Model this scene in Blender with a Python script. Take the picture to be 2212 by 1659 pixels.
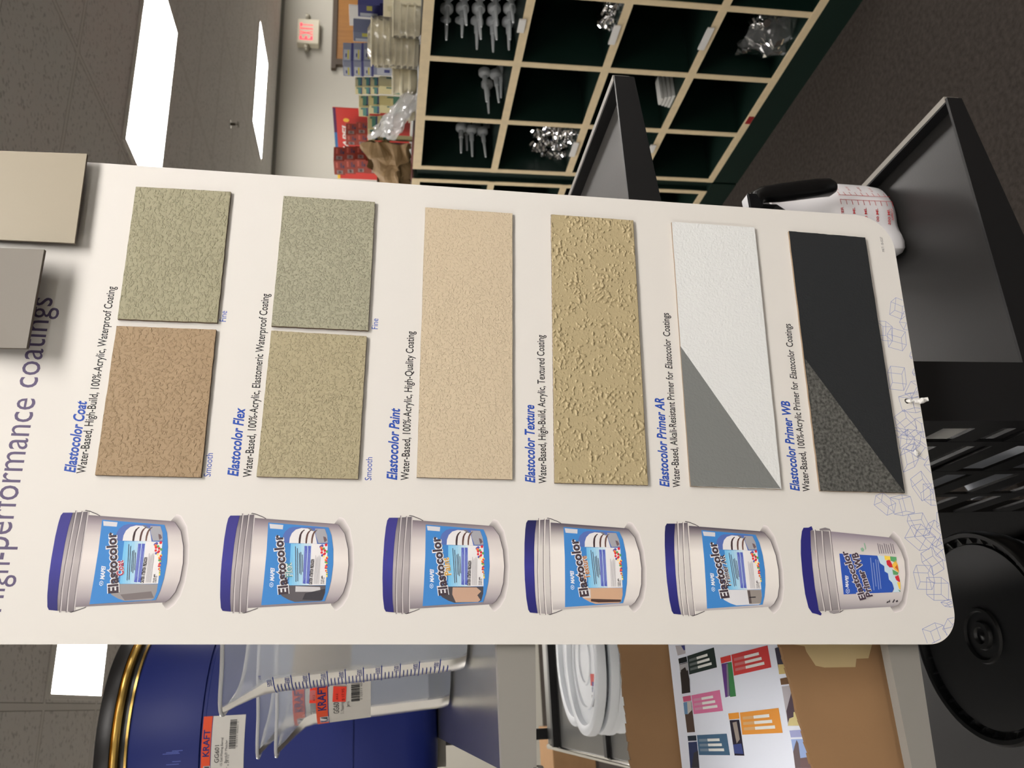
import bpy, bmesh, math, random
from mathutils import Vector, Matrix, noise as _n
from math import sin, cos, pi, radians as rad
random.seed(7)
S = bpy.context.scene
COL = S.collection
for o in list(bpy.data.objects): bpy.data.objects.remove(o)

# ------------------------------------------------------------------ camera
ZC = 1.497                                     # eye height above the carpet
EYE = Vector((0, 0, ZC))
RIGHT = Vector((0.93448, -0.35594, 0.00563)); UP = Vector((0.05064, 0.14853, 0.98761)); FWD = Vector((0.35237, 0.92263, -0.15648))
RIGHT.normalize(); FWD.normalize(); UP = RIGHT.cross(FWD)
FPX = 1806.1                                   # focal length in pixels of a 2212 px wide frame
cd = bpy.data.cameras.new('camera'); cam = bpy.data.objects.new('camera', cd); COL.objects.link(cam)
cd.sensor_fit = 'HORIZONTAL'; cd.sensor_width = 36.0; cd.lens = FPX/2212*36
cx, cy, cz = -UP, RIGHT, -FWD                  # the phone was held on its side: world up points to the frame's left
cam.matrix_world = Matrix(((cx.x, cy.x, cz.x, EYE.x), (cx.y, cy.y, cz.y, EYE.y), (cx.z, cy.z, cz.z, EYE.z), (0, 0, 0, 1)))
cd.clip_start = 0.02; cd.clip_end = 60
cd.dof.use_dof = True; cd.dof.focus_distance = 0.80; cd.dof.aperture_fstop = 14
S.camera = cam

# ------------------------------------------------------------------ world, exposure
w = bpy.data.worlds.new('world'); S.world = w; w.use_nodes = True
w.node_tree.nodes['Background'].inputs[0].default_value = (0.9, 0.88, 0.85, 1); w.node_tree.nodes['Background'].inputs[1].default_value = 0.05
S.view_settings.view_transform = 'Standard'; S.view_settings.look = 'None'
S.view_settings.exposure = 1.0; S.view_settings.gamma = 1.0
S.view_settings.use_curve_mapping = False
LAMP = 9.0                                     # radiance of the ceiling diffusers
LAMP_COL = (1.0, 0.95, 0.91)

# ------------------------------------------------------------------ helpers: measuring
def ray(x, y):                                 # direction of a point of the photograph
    return RIGHT*((1659-y-829.5)/FPX) + UP*(-(x-1106)/FPX) + FWD
def on_x(x, y, X): d = ray(x, y); return EYE + d*(X/d.x)
def on_y(x, y, Y): d = ray(x, y); return EYE + d*(Y/d.y)
def on_z(x, y, Z): d = ray(x, y); return EYE + d*((Z-ZC)/d.z)

# ------------------------------------------------------------------ helpers: materials
def lin(c):
    return tuple(((v/255)/12.92 if v <= 10 else (((v/255)+0.055)/1.055)**2.4) for v in c)
MATS = {}
def mat(name, c, rough=0.6, metal=0.0, spec=0.5, var=0.0, vscale=20, bump=0.0, bscale=200, emit=None, alpha=None, coat=0.0, aniso=0, stretch=None):
    if name in MATS: return MATS[name]
    m = bpy.data.materials.new(name); m.use_nodes = True; nt = m.node_tree; b = nt.nodes['Principled BSDF']
    L = lin(c)
    b.inputs['Base Color'].default_value = (*L, 1); b.inputs['Roughness'].default_value = rough
    b.inputs['Metallic'].default_value = metal; b.inputs['Specular IOR Level'].default_value = spec
    b.inputs['Coat Weight'].default_value = coat
    tc = nt.nodes.new('ShaderNodeTexCoord'); src = tc.outputs['Object']
    if stretch:
        mp = nt.nodes.new('ShaderNodeMapping'); mp.inputs['Scale'].default_value = stretch; nt.links.new(src, mp.inputs[0]); src = mp.outputs[0]
    if var:
        n = nt.nodes.new('ShaderNodeTexNoise'); n.inputs['Scale'].default_value = vscale; n.inputs['Detail'].default_value = 4
        nt.links.new(src, n.inputs['Vector'])
        r = nt.nodes.new('ShaderNodeValToRGB'); r.color_ramp.elements[0].position = .3; r.color_ramp.elements[1].position = .7
        r.color_ramp.elements[0].color = (*[v*(1-var) for v in L], 1); r.color_ramp.elements[1].color = (*[min(1, v*(1+var)) for v in L], 1)
        nt.links.new(n.outputs[0], r.inputs[0]); nt.links.new(r.outputs[0], b.inputs['Base Color'])
    if bump:
        n = nt.nodes.new('ShaderNodeTexNoise'); n.inputs['Scale'].default_value = bscale; n.inputs['Detail'].default_value = 5
        nt.links.new(src, n.inputs['Vector'])
        bp = nt.nodes.new('ShaderNodeBump'); bp.inputs['Strength'].default_value = bump; bp.inputs['Distance'].default_value = 0.002
        nt.links.new(n.outputs[0], bp.inputs['Height']); nt.links.new(bp.outputs[0], b.inputs['Normal'])
    if emit:
        b.inputs['Emission Color'].default_value = (*emit[0], 1); b.inputs['Emission Strength'].default_value = emit[1]
    if alpha is not None: b.inputs['Alpha'].default_value = alpha
    MATS[name] = m; return m
def print_mat(name='printed_ink', rough=0.55, spec=0.3):
    if name in MATS: return MATS[name]
    m = bpy.data.materials.new(name); m.use_nodes = True; nt = m.node_tree; b = nt.nodes['Principled BSDF']
    a = nt.nodes.new('ShaderNodeAttribute'); a.attribute_name = 'ink'
    nt.links.new(a.outputs['Color'], b.inputs['Base Color'])
    b.inputs['Roughness'].default_value = rough; b.inputs['Specular IOR Level'].default_value = spec
    MATS[name] = m; return m
def clear_mat(name, c, clear=0.5, rough=0.25, ior=1.35):
    """translucent plastic: part straight through, part scattered"""
    if name in MATS: return MATS[name]
    m = bpy.data.materials.new(name); m.use_nodes = True; nt = m.node_tree; nt.nodes.clear()
    out = nt.nodes.new('ShaderNodeOutputMaterial'); L = (*lin(c), 1)
    tr = nt.nodes.new('ShaderNodeBsdfTransparent'); tr.inputs[0].default_value = (.97, .97, .97, 1)
    df = nt.nodes.new('ShaderNodeBsdfDiffuse'); df.inputs[0].default_value = L
    tl = nt.nodes.new('ShaderNodeBsdfTranslucent'); tl.inputs[0].default_value = L
    gl = nt.nodes.new('ShaderNodeBsdfGlossy'); gl.inputs['Roughness'].default_value = rough; gl.inputs[0].default_value = (.9, .9, .9, 1)
    m1 = nt.nodes.new('ShaderNodeMixShader'); m1.inputs[0].default_value = .45; nt.links.new(df.outputs[0], m1.inputs[1]); nt.links.new(tl.outputs[0], m1.inputs[2])
    m2 = nt.nodes.new('ShaderNodeMixShader'); m2.inputs[0].default_value = clear; nt.links.new(m1.outputs[0], m2.inputs[1]); nt.links.new(tr.outputs[0], m2.inputs[2])
    fr = nt.nodes.new('ShaderNodeFresnel'); fr.inputs[0].default_value = ior
    m3 = nt.nodes.new('ShaderNodeMixShader'); nt.links.new(fr.outputs[0], m3.inputs[0]); nt.links.new(m2.outputs[0], m3.inputs[1]); nt.links.new(gl.outputs[0], m3.inputs[2])
    nt.links.new(m3.outputs[0], out.inputs[0]); MATS[name] = m; return m

# ------------------------------------------------------------------ helpers: meshes and objects
class MB:
    def __init__(s): s.v = []; s.f = []; s.c = []
    def quad(s, pts, c=None):
        i = len(s.v); s.v += [tuple(p) for p in pts]; s.f.append(tuple(range(i, i+len(pts)))); s.c.append(c); return s
    def poly(s, pts, c=None): return s.quad(pts, c)
    def box(s, x0, x1, y0, y1, z0, z1, c=None):
        i = len(s.v)
        s.v += [(x, y, z) for z in (z0, z1) for y in (y0, y1) for x in (x0, x1)]
        for f in ((0, 2, 3, 1), (4, 5, 7, 6), (0, 1, 5, 4), (2, 6, 7, 3), (0, 4, 6, 2), (1, 3, 7, 5)):
            s.f.append(tuple(i+k for k in f)); s.c.append(c)
        return s
    def hexa(s, a, b, c=None):                  # a: 4 bottom points, b: 4 top points (same order)
        i = len(s.v); s.v += [tuple(p) for p in a]+[tuple(p) for p in b]
        for f in ((3, 2, 1, 0), (4, 5, 6, 7), (0, 1, 5, 4), (1, 2, 6, 5), (2, 3, 7, 6), (3, 0, 4, 7)):
            s.f.append(tuple(i+k for k in f)); s.c.append(c)
        return s
    def lathe(s, prof, n=48, o=(0, 0, 0), c=None, sx=1, sy=1, a0=0, a1=2*pi):
        full = abs(a1-a0-2*pi) < 1e-6; m = n if full else n+1; i = len(s.v)
        for r, z in prof:
            for k in range(m):
                a = a0+(a1-a0)*k/n; s.v.append((o[0]+sx*r*cos(a), o[1]+sy*r*sin(a), o[2]+z))
        for j in range(len(prof)-1):
            for k in range(n):
                k2 = (k+1) % m
                s.f.append((i+j*m+k, i+j*m+k2, i+(j+1)*m+k2, i+(j+1)*m+k)); s.c.append(c)
        if full:
            for j, rev in ((0, True), (len(prof)-1, False)):
                if prof[j][0] > 1e-5 and prof[0] != prof[-1]:
                    f = [i+j*m+k for k in range(m)]; s.f.append(tuple(reversed(f)) if rev else tuple(f)); s.c.append(c)
        return s
    def tube(s, path, r, n=10, c=None, closed=False):
        P = [Vector(p) for p in path]; i = len(s.v); N = len(P)
        R_ = r if isinstance(r, (list, tuple)) else [r]*N
        ref = Vector((0, 0, 1))
        for k in range(N):
            a = P[k-1] if (k or closed) else P[k]; b = P[(k+1) % N] if (k < N-1 or closed) else P[k]
            t = (b-a).normalized(); q = ref if abs(t.dot(ref)) < .95 else Vector((1, 0, 0))
            u = t.cross(q).normalized(); v = t.cross(u)
            for j in range(n):
                an = 2*pi*j/n; s.v.append(tuple(P[k]+(u*cos(an)+v*sin(an))*R_[k]))
        for k in range(N if closed else N-1):
            for j in range(n):
                k2 = (k+1) % N
                s.f.append((i+k*n+j, i+k*n+(j+1) % n, i+k2*n+(j+1) % n, i+k2*n+j)); s.c.append(c)
        if not closed:
            s.f.append(tuple(i+j for j in range(n))); s.f.append(tuple(i+(N-1)*n+j for j in range(n))); s.c += [c, c]
        return s
    def add(s, vs, fs, c=None):
        i = len(s.v); s.v += [tuple(v) for v in vs]; s.f += [tuple(i+k for k in f) for f in fs]; s.c += [c]*len(fs); return s
    def build(s, name, m, parent=None, smooth=False, bevel=0, loc=None, fix=True):
        me = bpy.data.meshes.new(name); me.from_pydata(s.v, [], s.f)
        if any(c is not None for c in s.c):
            at = me.color_attributes.new('ink', 'FLOAT_COLOR', 'CORNER')
            for p in me.polygons:
                c = s.c[p.index]
                if isinstance(c, list):
                    for k, li in enumerate(p.loop_indices): at.data[li].color = (*lin(c[k]), 1)
                else:
                    c = (*lin(c or (200, 200, 200)), 1)
                    for li in p.loop_indices: at.data[li].color = c
        me.validate()
        if fix:
            bm = bmesh.new(); bm.from_mesh(me); bmesh.ops.recalc_face_normals(bm, faces=bm.faces); bm.to_mesh(me); bm.free()
        if smooth:
            for p in me.polygons: p.use_smooth = True
            me.set_sharp_from_angle(angle=rad(40))
        me.materials.append(m)
        o = bpy.data.objects.new(name, me); COL.objects.link(o)
        if parent: o.parent = parent
        if loc: o.location = loc
        if bevel:
            b = o.modifiers.new('bevel', 'BEVEL'); b.width = bevel; b.segments = 2; b.limit_method = 'ANGLE'; b.angle_limit = rad(50)
        return o
def tag(o, label, cat, group=None):
    o['label'] = label; o['category'] = cat
    if group: o['group'] = group
    return o
def struct(o): o['kind'] = 'structure'; return o
def thing(name, label, cat, loc=(0, 0, 0), rz=0, group=None):
    o = bpy.data.objects.new(name, None); COL.objects.link(o); o.location = loc; o.rotation_euler = (0, 0, rz); o.empty_display_size = .02
    return tag(o, label, cat, group)
def dup(root, loc, rot=None, label=None, group=None):
    r = root.copy(); COL.objects.link(r); r.location = loc
    if rot is not None: r.rotation_euler = rot
    if label: r['label'] = label
    if group: r['group'] = group
    for ch in list(root.children):
        c = ch.copy(); COL.objects.link(c); c.parent = r
        for g in ch.children:
            d = g.copy(); COL.objects.link(d); d.parent = c
    return r
_caps = {}
def glyphs(txt, bold=0.0, shear=0.0, space=1.0):
    """outline text as (vertices, faces) with capital height 1, starting at x = 0"""
    def raw(t):
        cu = bpy.data.curves.new('t', 'FONT'); cu.body = t; cu.offset = bold; cu.shear = shear; cu.space_character = space; cu.resolution_u = 3
        ob = bpy.data.objects.new('t', cu); me = bpy.data.meshes.new_from_object(ob)
        vs = [v.co.copy() for v in me.vertices]; fs = [tuple(p.vertices) for p in me.polygons]
        bpy.data.objects.remove(ob); bpy.data.curves.remove(cu); bpy.data.meshes.remove(me); return vs, fs
    key = 'E'
    if key not in _caps:
        b0 = bold; s0 = shear; bold = 0; shear = 0
        v, _ = raw('E'); _caps[key] = max(p.y for p in v)-min(p.y for p in v); bold = b0; shear = s0
    vs, fs = raw(txt); k = 1/_caps[key]
    x0 = min(p.x for p in vs)
    return [((p.x-x0)*k, p.y*k) for p in vs], fs
def put_text(mb, txt, fn, width, cap, c, bold=0.0, shear=0.0, layer=1, space=1.0):
    """text fitted to a width; fn(a, b, layer) turns flat coordinates into mesh coordinates"""
    vs, fs = glyphs(txt, bold, shear, space)
    W = max(v[0] for v in vs)
    mb.add([fn(v[0]*width/W, v[1]*cap, layer) for v in vs], fs, c)
def bars(mb, fn, x0, x1, y0, y1, c, layer=1, n=28, seed=1):
    rnd = random.Random(seed); x = x0; st = (x1-x0)/n
    while x < x1:
        wd = st*rnd.choice((.35, .5, .9, 1.1)); mb.poly([fn(x, y0, layer), fn(min(x+wd, x1), y0, layer), fn(min(x+wd, x1), y1, layer), fn(x, y1, layer)], c)
        x += wd+st*rnd.choice((.35, .5, .8))

INK = print_mat()
M_WHITE = mat('white_plastic', (225, 224, 220), .35)
M_BLACK = mat('black_paint', (22, 22, 23), .42, spec=.4, bump=.05, bscale=600)
M_BLACKP = mat('black_plastic', (14, 14, 15), .28)
M_CHROME = mat('chrome', (225, 225, 225), .09, 1.0)
M_STEEL = mat('grey_steel', (150, 148, 143), .38, .85, bump=.03, bscale=300, var=.05, vscale=6)
M_GREYPAINT = mat('grey_painted_steel', (138, 135, 129), .5, .1, bump=.02, bscale=500)
M_CARD = mat('cardboard', (143, 110, 75), .85, var=.06, vscale=14, bump=.08, bscale=120)

exec_parts = []
# ================================================================== the room
CEIL = 2.697; WY = 8.15
def ceiling_mat():
    m = bpy.data.materials.new('ceiling_tiles'); m.use_nodes = True; nt = m.node_tree; b = nt.nodes['Principled BSDF']; b.inputs['Roughness'].default_value = .9
    tc = nt.nodes.new('ShaderNodeTexCoord'); sx = nt.nodes.new('ShaderNodeSeparateXYZ'); nt.links.new(tc.outputs['Object'], sx.inputs[0])
    def M(op, a, b_=None, c=None):
        n = nt.nodes.new('ShaderNodeMath'); n.operation = op
        for i, v in enumerate((a, b_, c)):
            if v is None: continue
            if isinstance(v, (int, float)): n.inputs[i].default_value = v
            else: nt.links.new(v, n.inputs[i])
        return n.outputs[0]
    def edge(s, off, per, wd):
        a = M('FRACT', M('DIVIDE', M('SUBTRACT', s, off), per)); d = M('MULTIPLY', M('ABSOLUTE', M('SUBTRACT', a, .5)), per)
        return M('GREATER_THAN', d, per/2-wd)
    bar = M('MAXIMUM', edge(sx.outputs[0], .06, 1.2235, .012), edge(sx.outputs[1], 3.48, .6095, .012))
    gap = M('MAXIMUM', edge(sx.outputs[0], .06, 1.2235, .0145), edge(sx.outputs[1], 3.48, .6095, .0145))
    n = nt.nodes.new('ShaderNodeTexNoise'); n.inputs['Scale'].default_value = 55; n.inputs['Detail'].default_value = 2; nt.links.new(tc.outputs['Object'], n.inputs['Vector'])
    r = nt.nodes.new('ShaderNodeValToRGB'); r.color_ramp.elements[0].position = .33; r.color_ramp.elements[1].position = .42
    T = lin((246, 245, 243)); r.color_ramp.elements[0].color = (*[v*.72 for v in T], 1); r.color_ramp.elements[1].color = (*T, 1)
    nt.links.new(n.outputs[0], r.inputs[0])
    def mix(f, a, b_):
        x = nt.nodes.new('ShaderNodeMix'); x.data_type = 'RGBA'; nt.links.new(f, x.inputs[0])
        for i, v in ((6, a), (7, b_)):
            if isinstance(v, tuple): x.inputs[i].default_value = (*v, 1)
            else: nt.links.new(v, x.inputs[i])
        return x.outputs[2]
    c = mix(gap, r.outputs[0], lin((150, 147, 142))); c = mix(bar, c, lin((244, 243, 240)))
    nt.links.new(c, b.inputs['Base Color']); return m
RX0, RX1, RY0 = -3.6, 10.0, -5.2
struct(MB().box(RX0, RX1, RY0, WY, -.1, 0).build('floor', mat('carpet', (57, 52, 48), .95, spec=.1, var=.28, vscale=70, bump=.9, bscale=260)))
struct(MB().box(RX0, RX1, RY0, WY, CEIL, CEIL+.1).build('ceiling', ceiling_mat()))
M_WALL = mat('wall_paint', (176, 173, 162), .8, bump=.03, bscale=90)
M_WALL2 = mat('wall_paint_bounce', (226, 223, 214), .8, bump=.03, bscale=90)  # unseen walls made paler to bounce light onto ceiling and board
struct(MB().box(RX0-.1, RX1+.1, WY, WY+.1, 0, CEIL).build('wall_back', M_WALL))
struct(MB().box(RX1, RX1+.1, RY0, WY, 0, CEIL).build('wall_right', M_WALL2))
struct(MB().box(RX0-.1, RX0, RY0, WY, 0, CEIL).build('wall_left', M_WALL2))
struct(MB().box(RX0-.1, RX1+.1, RY0-.1, RY0, 0, CEIL).build('wall_front', M_WALL2))
struct(MB().box(RX0, RX1, WY-.03, WY, CEIL-.035, CEIL).build('trim_1', mat('wall_angle', (120, 118, 110), .6)))
# a brown framed opening high on the back wall, seen above the boxes
d1 = struct(MB().box(7.14, 7.22, WY-.05, WY, 0, 2.03).box(8.42, 8.5, WY-.05, WY, 0, 2.03).box(7.08, 8.56, WY-.05, WY, 2.03, 2.085).build('door_1', mat('bronze_frame', (70, 58, 46), .5)))
MB().box(7.22, 8.42, WY-.03, WY, 0.0, 2.03).build('door_leaf', mat('brown_door', (140, 96, 46), .5, var=.1, vscale=3, stretch=(8, 1, 1)), d1)

M_GLOW = mat('lamp_diffuser', (255, 255, 255), .6, emit=(LAMP_COL, LAMP))
M_FRAME = mat('white_lamp_frame', (232, 230, 225), .4)
def troffer(x, y, label, group='recessed ceiling lights'):
    t = thing('ceiling_light', label, 'ceiling light', (x, y, CEIL), 0, group)
    W, D, b = 1.2, .6, .018
    f = MB()
    for a in ((-b, W+b, -b, 0), (-b, W+b, D, D+b), (-b, 0, 0, D), (W, W+b, 0, D)): f.box(a[0], a[1], a[2], a[3], -.012, 0)
    f.build('frame', M_FRAME, t)
    MB().box(0, W, 0, D, -.0115, -.001).build('diffuser', M_GLOW, t)
    return t
troffer(2.565, 3.50, 'glowing ceiling light nearest the board, cut by its right edge')
troffer(5.21, 6.74, 'small glowing ceiling light close to the far wall')
troffer(.105, 3.50, 'glowing ceiling light above the blue barrel')
for i, (x, y) in enumerate(((.105, -.60), (2.565, -.60), (-2.34, -.60), (.105, -3.6), (2.565, -3.6), (-2.34, -3.6), (5.21, .30), (5.21, 3.5), (2.565, 6.74), (7.65, 3.5), (7.65, 6.74), (-2.34, 3.5), (.105, 6.74), (1.345, 5.33), (7.65, .3), (5.21, -2.9), (-2.34, 6.74))):  # inferred rows, moved to even the board's light; last entries added as background fill
    troffer(x, y, 'glowing ceiling light out of view, in a set extended to brighten the room', 'ceiling lights out of view')
t = thing('sprinkler_head', 'small dark sprinkler head on the ceiling between the two lights', 'sprinkler', (4.44, 5.80, CEIL))
MB().lathe([(.034, 0), (.034, -.006), (.012, -.008)], 20).build('escutcheon', M_CHROME, t)
MB().lathe([(.011, -.006), (.011, -.04), (.004, -.045), (.004, -.06), (.026, -.062), (.026, -.066), (0.001, -.066)], 16).build('deflector', mat('dark_brass', (70, 62, 50), .4, .8), t)

# exit sign on the back wall
ex0, ex1, ez0, ez1 = 7.385, 7.755, ZC+.735, ZC+.99
t = thing('exit_sign', 'beige emergency exit sign with red letters on the far wall', 'exit sign', ((ex0+ex1)/2, WY-.05, (ez0+ez1)/2))
hw, hh = (ex1-ex0)/2, (ez1-ez0)/2
MB().box(-hw, hw, -.04, .05, -hh, hh).build('housing', mat('beige_plastic', (206, 200, 178), .5), t, bevel=.012)
m = MB()
for i, ch in enumerate('EXIT'):
    put_text(m, ch, lambda a, b, l, i=i: (-.135+(.0, .076, .160, .196)[i]+a, -.042, -.05+b), .056 if ch != 'I' else .016, .145, (225, 35, 50), bold=.015)
m.build('lettering', mat('exit_red', (215, 35, 50), .5, emit=((.9, .03, .06), .9)), t, fix=False)
for s in (-1, 1):
    m = MB(); m.tube([(s*hw, 0, .01), (s*(hw+.03), -.01, .01)], .016); m.lathe([(.012, 0), (.04, .02), (.046, .05), (.044, .055), (.001, .058)], 20, o=(s*(hw+.05), -.01, -.02))
    m.build('emergency_lamp', mat('lamp_head', (150, 146, 130), .3, .4), t, smooth=True)

# ================================================================== pigeonhole cabinets
M_GREEN = mat('dark_green_laminate', (10, 33, 26), .45, var=.1, vscale=5)
M_CREAM = mat('cream_edging', (222, 203, 165), .5, var=.06, vscale=30)
GX = 2.0; CW, CH = .3043, .3072; GTOP = ZC-.1467; GZ = [GTOP-CH*i for i in range(5)]; DEP = .42
def cabinet(y0, n, label, gap=0.0):
    t = thing('pigeonhole_cabinet', label, 'cabinet', (GX, y0, 0), 0, 'green pigeonhole cabinets')
    L = CW*n; th = .011
    MB().box(DEP-.02, DEP, 0, L, .12, GTOP).build('back_panel', M_GREEN, t)
    MB().box(.002, DEP, -.010-gap, L+.010, 0, GZ[4]-th).build('plinth', M_GREEN, t)
    for i, z in enumerate(GZ):
        e = .004 if i else .010
        s = MB().box(.003, DEP, -th, L+th, z-th, z+th).build('shelf', M_GREEN, t)
        MB().box(0, .0035, -th, L+th, z-th-.001, z+th+e).build('edge_band', M_CREAM, s)
    for k in range(n+1):
        y = k*CW
        s = MB().box(.004, DEP-.02, y-th+.001, y+th-.001, GZ[4], GZ[0]).build('divider', M_GREEN, t)
        MB().box(.0008, .0042, y-th, y+th, GZ[4], GZ[0]).build('edge_band', M_CREAM, s)
    if gap: MB().box(.02, DEP, -gap-.012, -th, .0, GTOP).build('filler_panel', M_GREEN, t)
    return t
Y0 = 2.8243-4*CW
ca = cabinet(Y0, 4, 'dark green pigeonhole cabinet with cream edges holding nozzles and caps')
cabinet(2.912, 3, 'second green pigeonhole cabinet, mostly hidden behind the board edge', .055)
# white shelf-edge label clips
for (x, y0, y1) in ((1124, 42, 70), (1324, 55, 96), (1524, 60, 108), (1237, 308, 338), (1411, 314, 330)):
    a = on_x(x, y0, GX-.004); b = on_x(x, y1, GX-.004); z = min(GZ, key=lambda q: abs(q-(a.z+b.z)/2))
    m = MB().box(-.006, -.0005, a.y-Y0, b.y-Y0, z+.004, z+.026); m.build('label_clip', M_WHITE, ca)
p = on_x(1626, 260, GX); MB().box(-.002, 0, p.y-Y0-.02, p.y-Y0+.02, GZ[4]-.010, GZ[4]+.010).build('red_sticker', mat('red_sticker', (150, 30, 35), .5), ca)

# white nozzles lying in the top row
M_NOZ = mat('nozzle_plastic', (214, 218, 220), .4)
def nozzle(loc, rot, label, group):
    t = thing('caulking_nozzle', label, 'nozzle', loc, 0, group); t.rotation_euler = rot
    MB().lathe([(.0215, 0), (.0225, .004), (.0225, .016), (.019, .021), (.010, .026), (.0085, .03)], 20).build('threaded_base', M_NOZ, t, smooth=True)
    MB().lathe([(.0095, .024), (.009, .06), (.0065, .062), (.0045, .12), (.0035, .135), (.001, .136)], 16).build('cone', M_NOZ, t, smooth=True)
    return t
NZ = None
def nozzles(pts, label, group):
    global NZ
    rnd = random.Random(len(pts))
    for (x, y, dx) in pts:
        p = on_x(x, y, GX+dx); r = (0, -pi/2+rnd.uniform(-.06, .06), rnd.uniform(-.08, .08))
        if NZ is None: NZ = nozzle(p, r, label, group)
        else: dup(NZ, p, r, label, group)
P1 = [(962+34*i+(y > 0)*0, y, .17) for i in range(5) for y in (44, 14)]+[(962+34*i, -16, .17) for i in range(5)]
nozzles([(x+(44-y)*.10, y, d) for x, y, d in P1], 'white caulking nozzle in the neat stack in the upper right cubby', 'nozzles stacked in the upper right cubby')
nozzles([(1046, 152, .17), (1052, 178, .16), (1070, 156, .17), (1082, 150, .19)], 'white caulking nozzle in the small heap in the middle cubby', 'nozzles heaped in the middle top cubby')
nozzles([(996, 272, .17), (1018, 276, .17), (1042, 280, .17), (1006, 268, .22), (1028, 271, .22), (1050, 274, .22)], 'white caulking nozzle in the row in the left top cubby', 'nozzles in the left top cubby')

# crinkled chrome caps
def chrome_cap(loc, rot, label, group):
    t = thing('chrome_cap', label, 'cap', loc, 0, group); t.rotation_euler = rot
    m = MB(); n = 24; prof = [(.004, -.024), (.014, -.023), (.021, -.014), (.023, 0), (.019, .012), (.011, .018), (.010, .026), (.013, .028), (.013, .033), (.002, .034)]
    m.lathe(prof, n)
    vs = []
    for i, v in enumerate(m.v):
        k = i % n; s_ = 1+.12*(1 if k % 4 < 2 else -1)*(1 if i < n*5 else .2); vs.append((v[0]*s_, v[1]*s_, v[2]))
    m.v = vs; m.build('fluted_shell', M_CHROME, t); return t
CCAP = None
def caps(pts, label, group, X=GX+.06, seed=3):
    global CCAP
    rnd = random.Random(seed)
    for (x, y) in pts:
        p = on_x(x, y, X+rnd.uniform(0, .03)); r = (rnd.uniform(-2, 2), rnd.uniform(-2, 2), rnd.uniform(-3, 3))
        if CCAP is None: CCAP = chrome_cap(p, r, label, group)
        else: dup(CCAP, p, r, label, group)
big = [(1236, 300), (1238, 322), (1222, 284), (1220, 306), (1220, 330), (1204, 292), (1202, 316), (1205, 338), (1186, 282), (1186, 304), (1188, 328), (1190, 345), (1170, 296), (1168, 320), (1172, 340), (1156, 312), (1160, 284), (1240, 282), (1206, 276), (1180, 276)]
caps(big, 'crinkled chrome cap in the big pile in the left cubby', 'chrome caps piled in the left cubby')
caps([(1330, 8), (1316, 14), (1326, 24), (1312, 30), (1322, 40), (1306, 44), (1315, 52), (1334, -8), (1318, -4)], 'crinkled chrome cap in the small pile in the upper right cubby', 'chrome caps in the upper right cubby', seed=5)

def crumple(w, h, d, n, seed, amp):
    """a thin crumpled sheet, closed into a flat pouch"""
    rnd = random.Random(seed); vs = []; fs = []
    from mathutils import noise
    for s in (0, 1):
        for j in range(n+1):
            for i in range(n+1):
                u, v = i/n, j/n; e = min(u, v, 1-u, 1-v)*4; e = min(1, e)
                q = noise.noise_vector(Vector((u*5+seed, v*5, s*3.)))*amp
                vs.append(((u-.5)*w+q.x, (1 if s else -1)*d*e+q.y*(.3+.7*e), (v-.5)*h+q.z))
    for s in (0, 1):
        for j in range(n):
            for i in range(n):
                a = s*(n+1)**2+j*(n+1)+i; fs.append((a, a+1, a+n+2, a+n+1) if not s else (a+n+1, a+n+2, a+1, a))
    return vs, fs
M_FILM = clear_mat('clear_film', (225, 228, 228), .84, .1)
p = on_x(1672, 78, GX+.07)
t = thing('plastic_bag', 'clear plastic bag of small chrome parts in the lowest row of cubbies', 'bag', (p.x, p.y, p.z))
vs, fs = crumple(.17, .20, .045, 14, 4, .03); MB().add([(-y, x, z) for x, y, z in vs], fs).build('film', M_FILM, t, smooth=False)
caps([(1640, 50), (1648, 46), (1632, 44)], 'chrome cap showing through the clear plastic bag', 'chrome caps inside the clear bag', X=GX+.07, seed=9)
p = on_x(1456, 205, GX+.05)
t = thing('folded_papers', 'small bundle of folded white papers in a middle cubby', 'papers', (p.x, p.y, GZ[3]+.012))
for k in range(4): MB().box(-.03, .07, -.03+.006*k, .035-.004*k, .013*k, .013*k+.009).build('paper', mat('white_paper', (205, 205, 200), .8), t)

# ------------------------------------------------------------------ goods on top of the cabinets
TOPZ = GTOP+.0215
M_CARTON = print_mat('printed_carton', .5)
def carton(name, label, cat, group, x0, x1, y0, y1, X, depth, base, art, snap=None):
    """box whose front face (towards -X) spans photo x0..x1 (top..bottom) and y0..y1 (right..left)"""
    if depth > .01: depth = min(depth, .0011*(y1-y0)+.004)
    c0 = on_x((x0+x1)/2, y1, X); c1 = on_x((x0+x1)/2, y0, X+depth)
    z1 = on_x(x0, (y0+y1)/2, X).z; z0 = on_x(x1, (y0+y1)/2, X).z
    if snap is not None: z1 += snap-z0; z0 = snap
    ya, yb = c1.y, c0.y; W = yb-ya; H = z1-z0
    t = thing(name, label, cat, (X, (ya+yb)/2, z0), 0, group)
    b = MB().box(0, depth, -W/2, W/2, 0, H, base).build('carton_body', M_CARTON, t, bevel=.001)
    m = MB()                                   # front face art: u left to right as seen, v up, both 0..1
    def fn(a, b_, l): return (-.0006*l, W/2-a*W, b_*H)
    art(m, fn, W, H)
    m.build('printed_front', M_CARTON, t, fix=False)
    m = MB()
    def fs_(a, b_, l): return (a*depth, -W/2-.0006*l, b_*H)
    if art in (art_red, art_blue, art_cream): art(m, fs_, depth, H); m.build('printed_side', M_CARTON, t, fix=False)
    return t, z1
def R_(m, fn, x0, x1, y0, y1, c, l=1): m.poly([fn(x0, y0, l), fn(x1, y0, l), fn(x1, y1, l), fn(x0, y1, l)], c)
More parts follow.
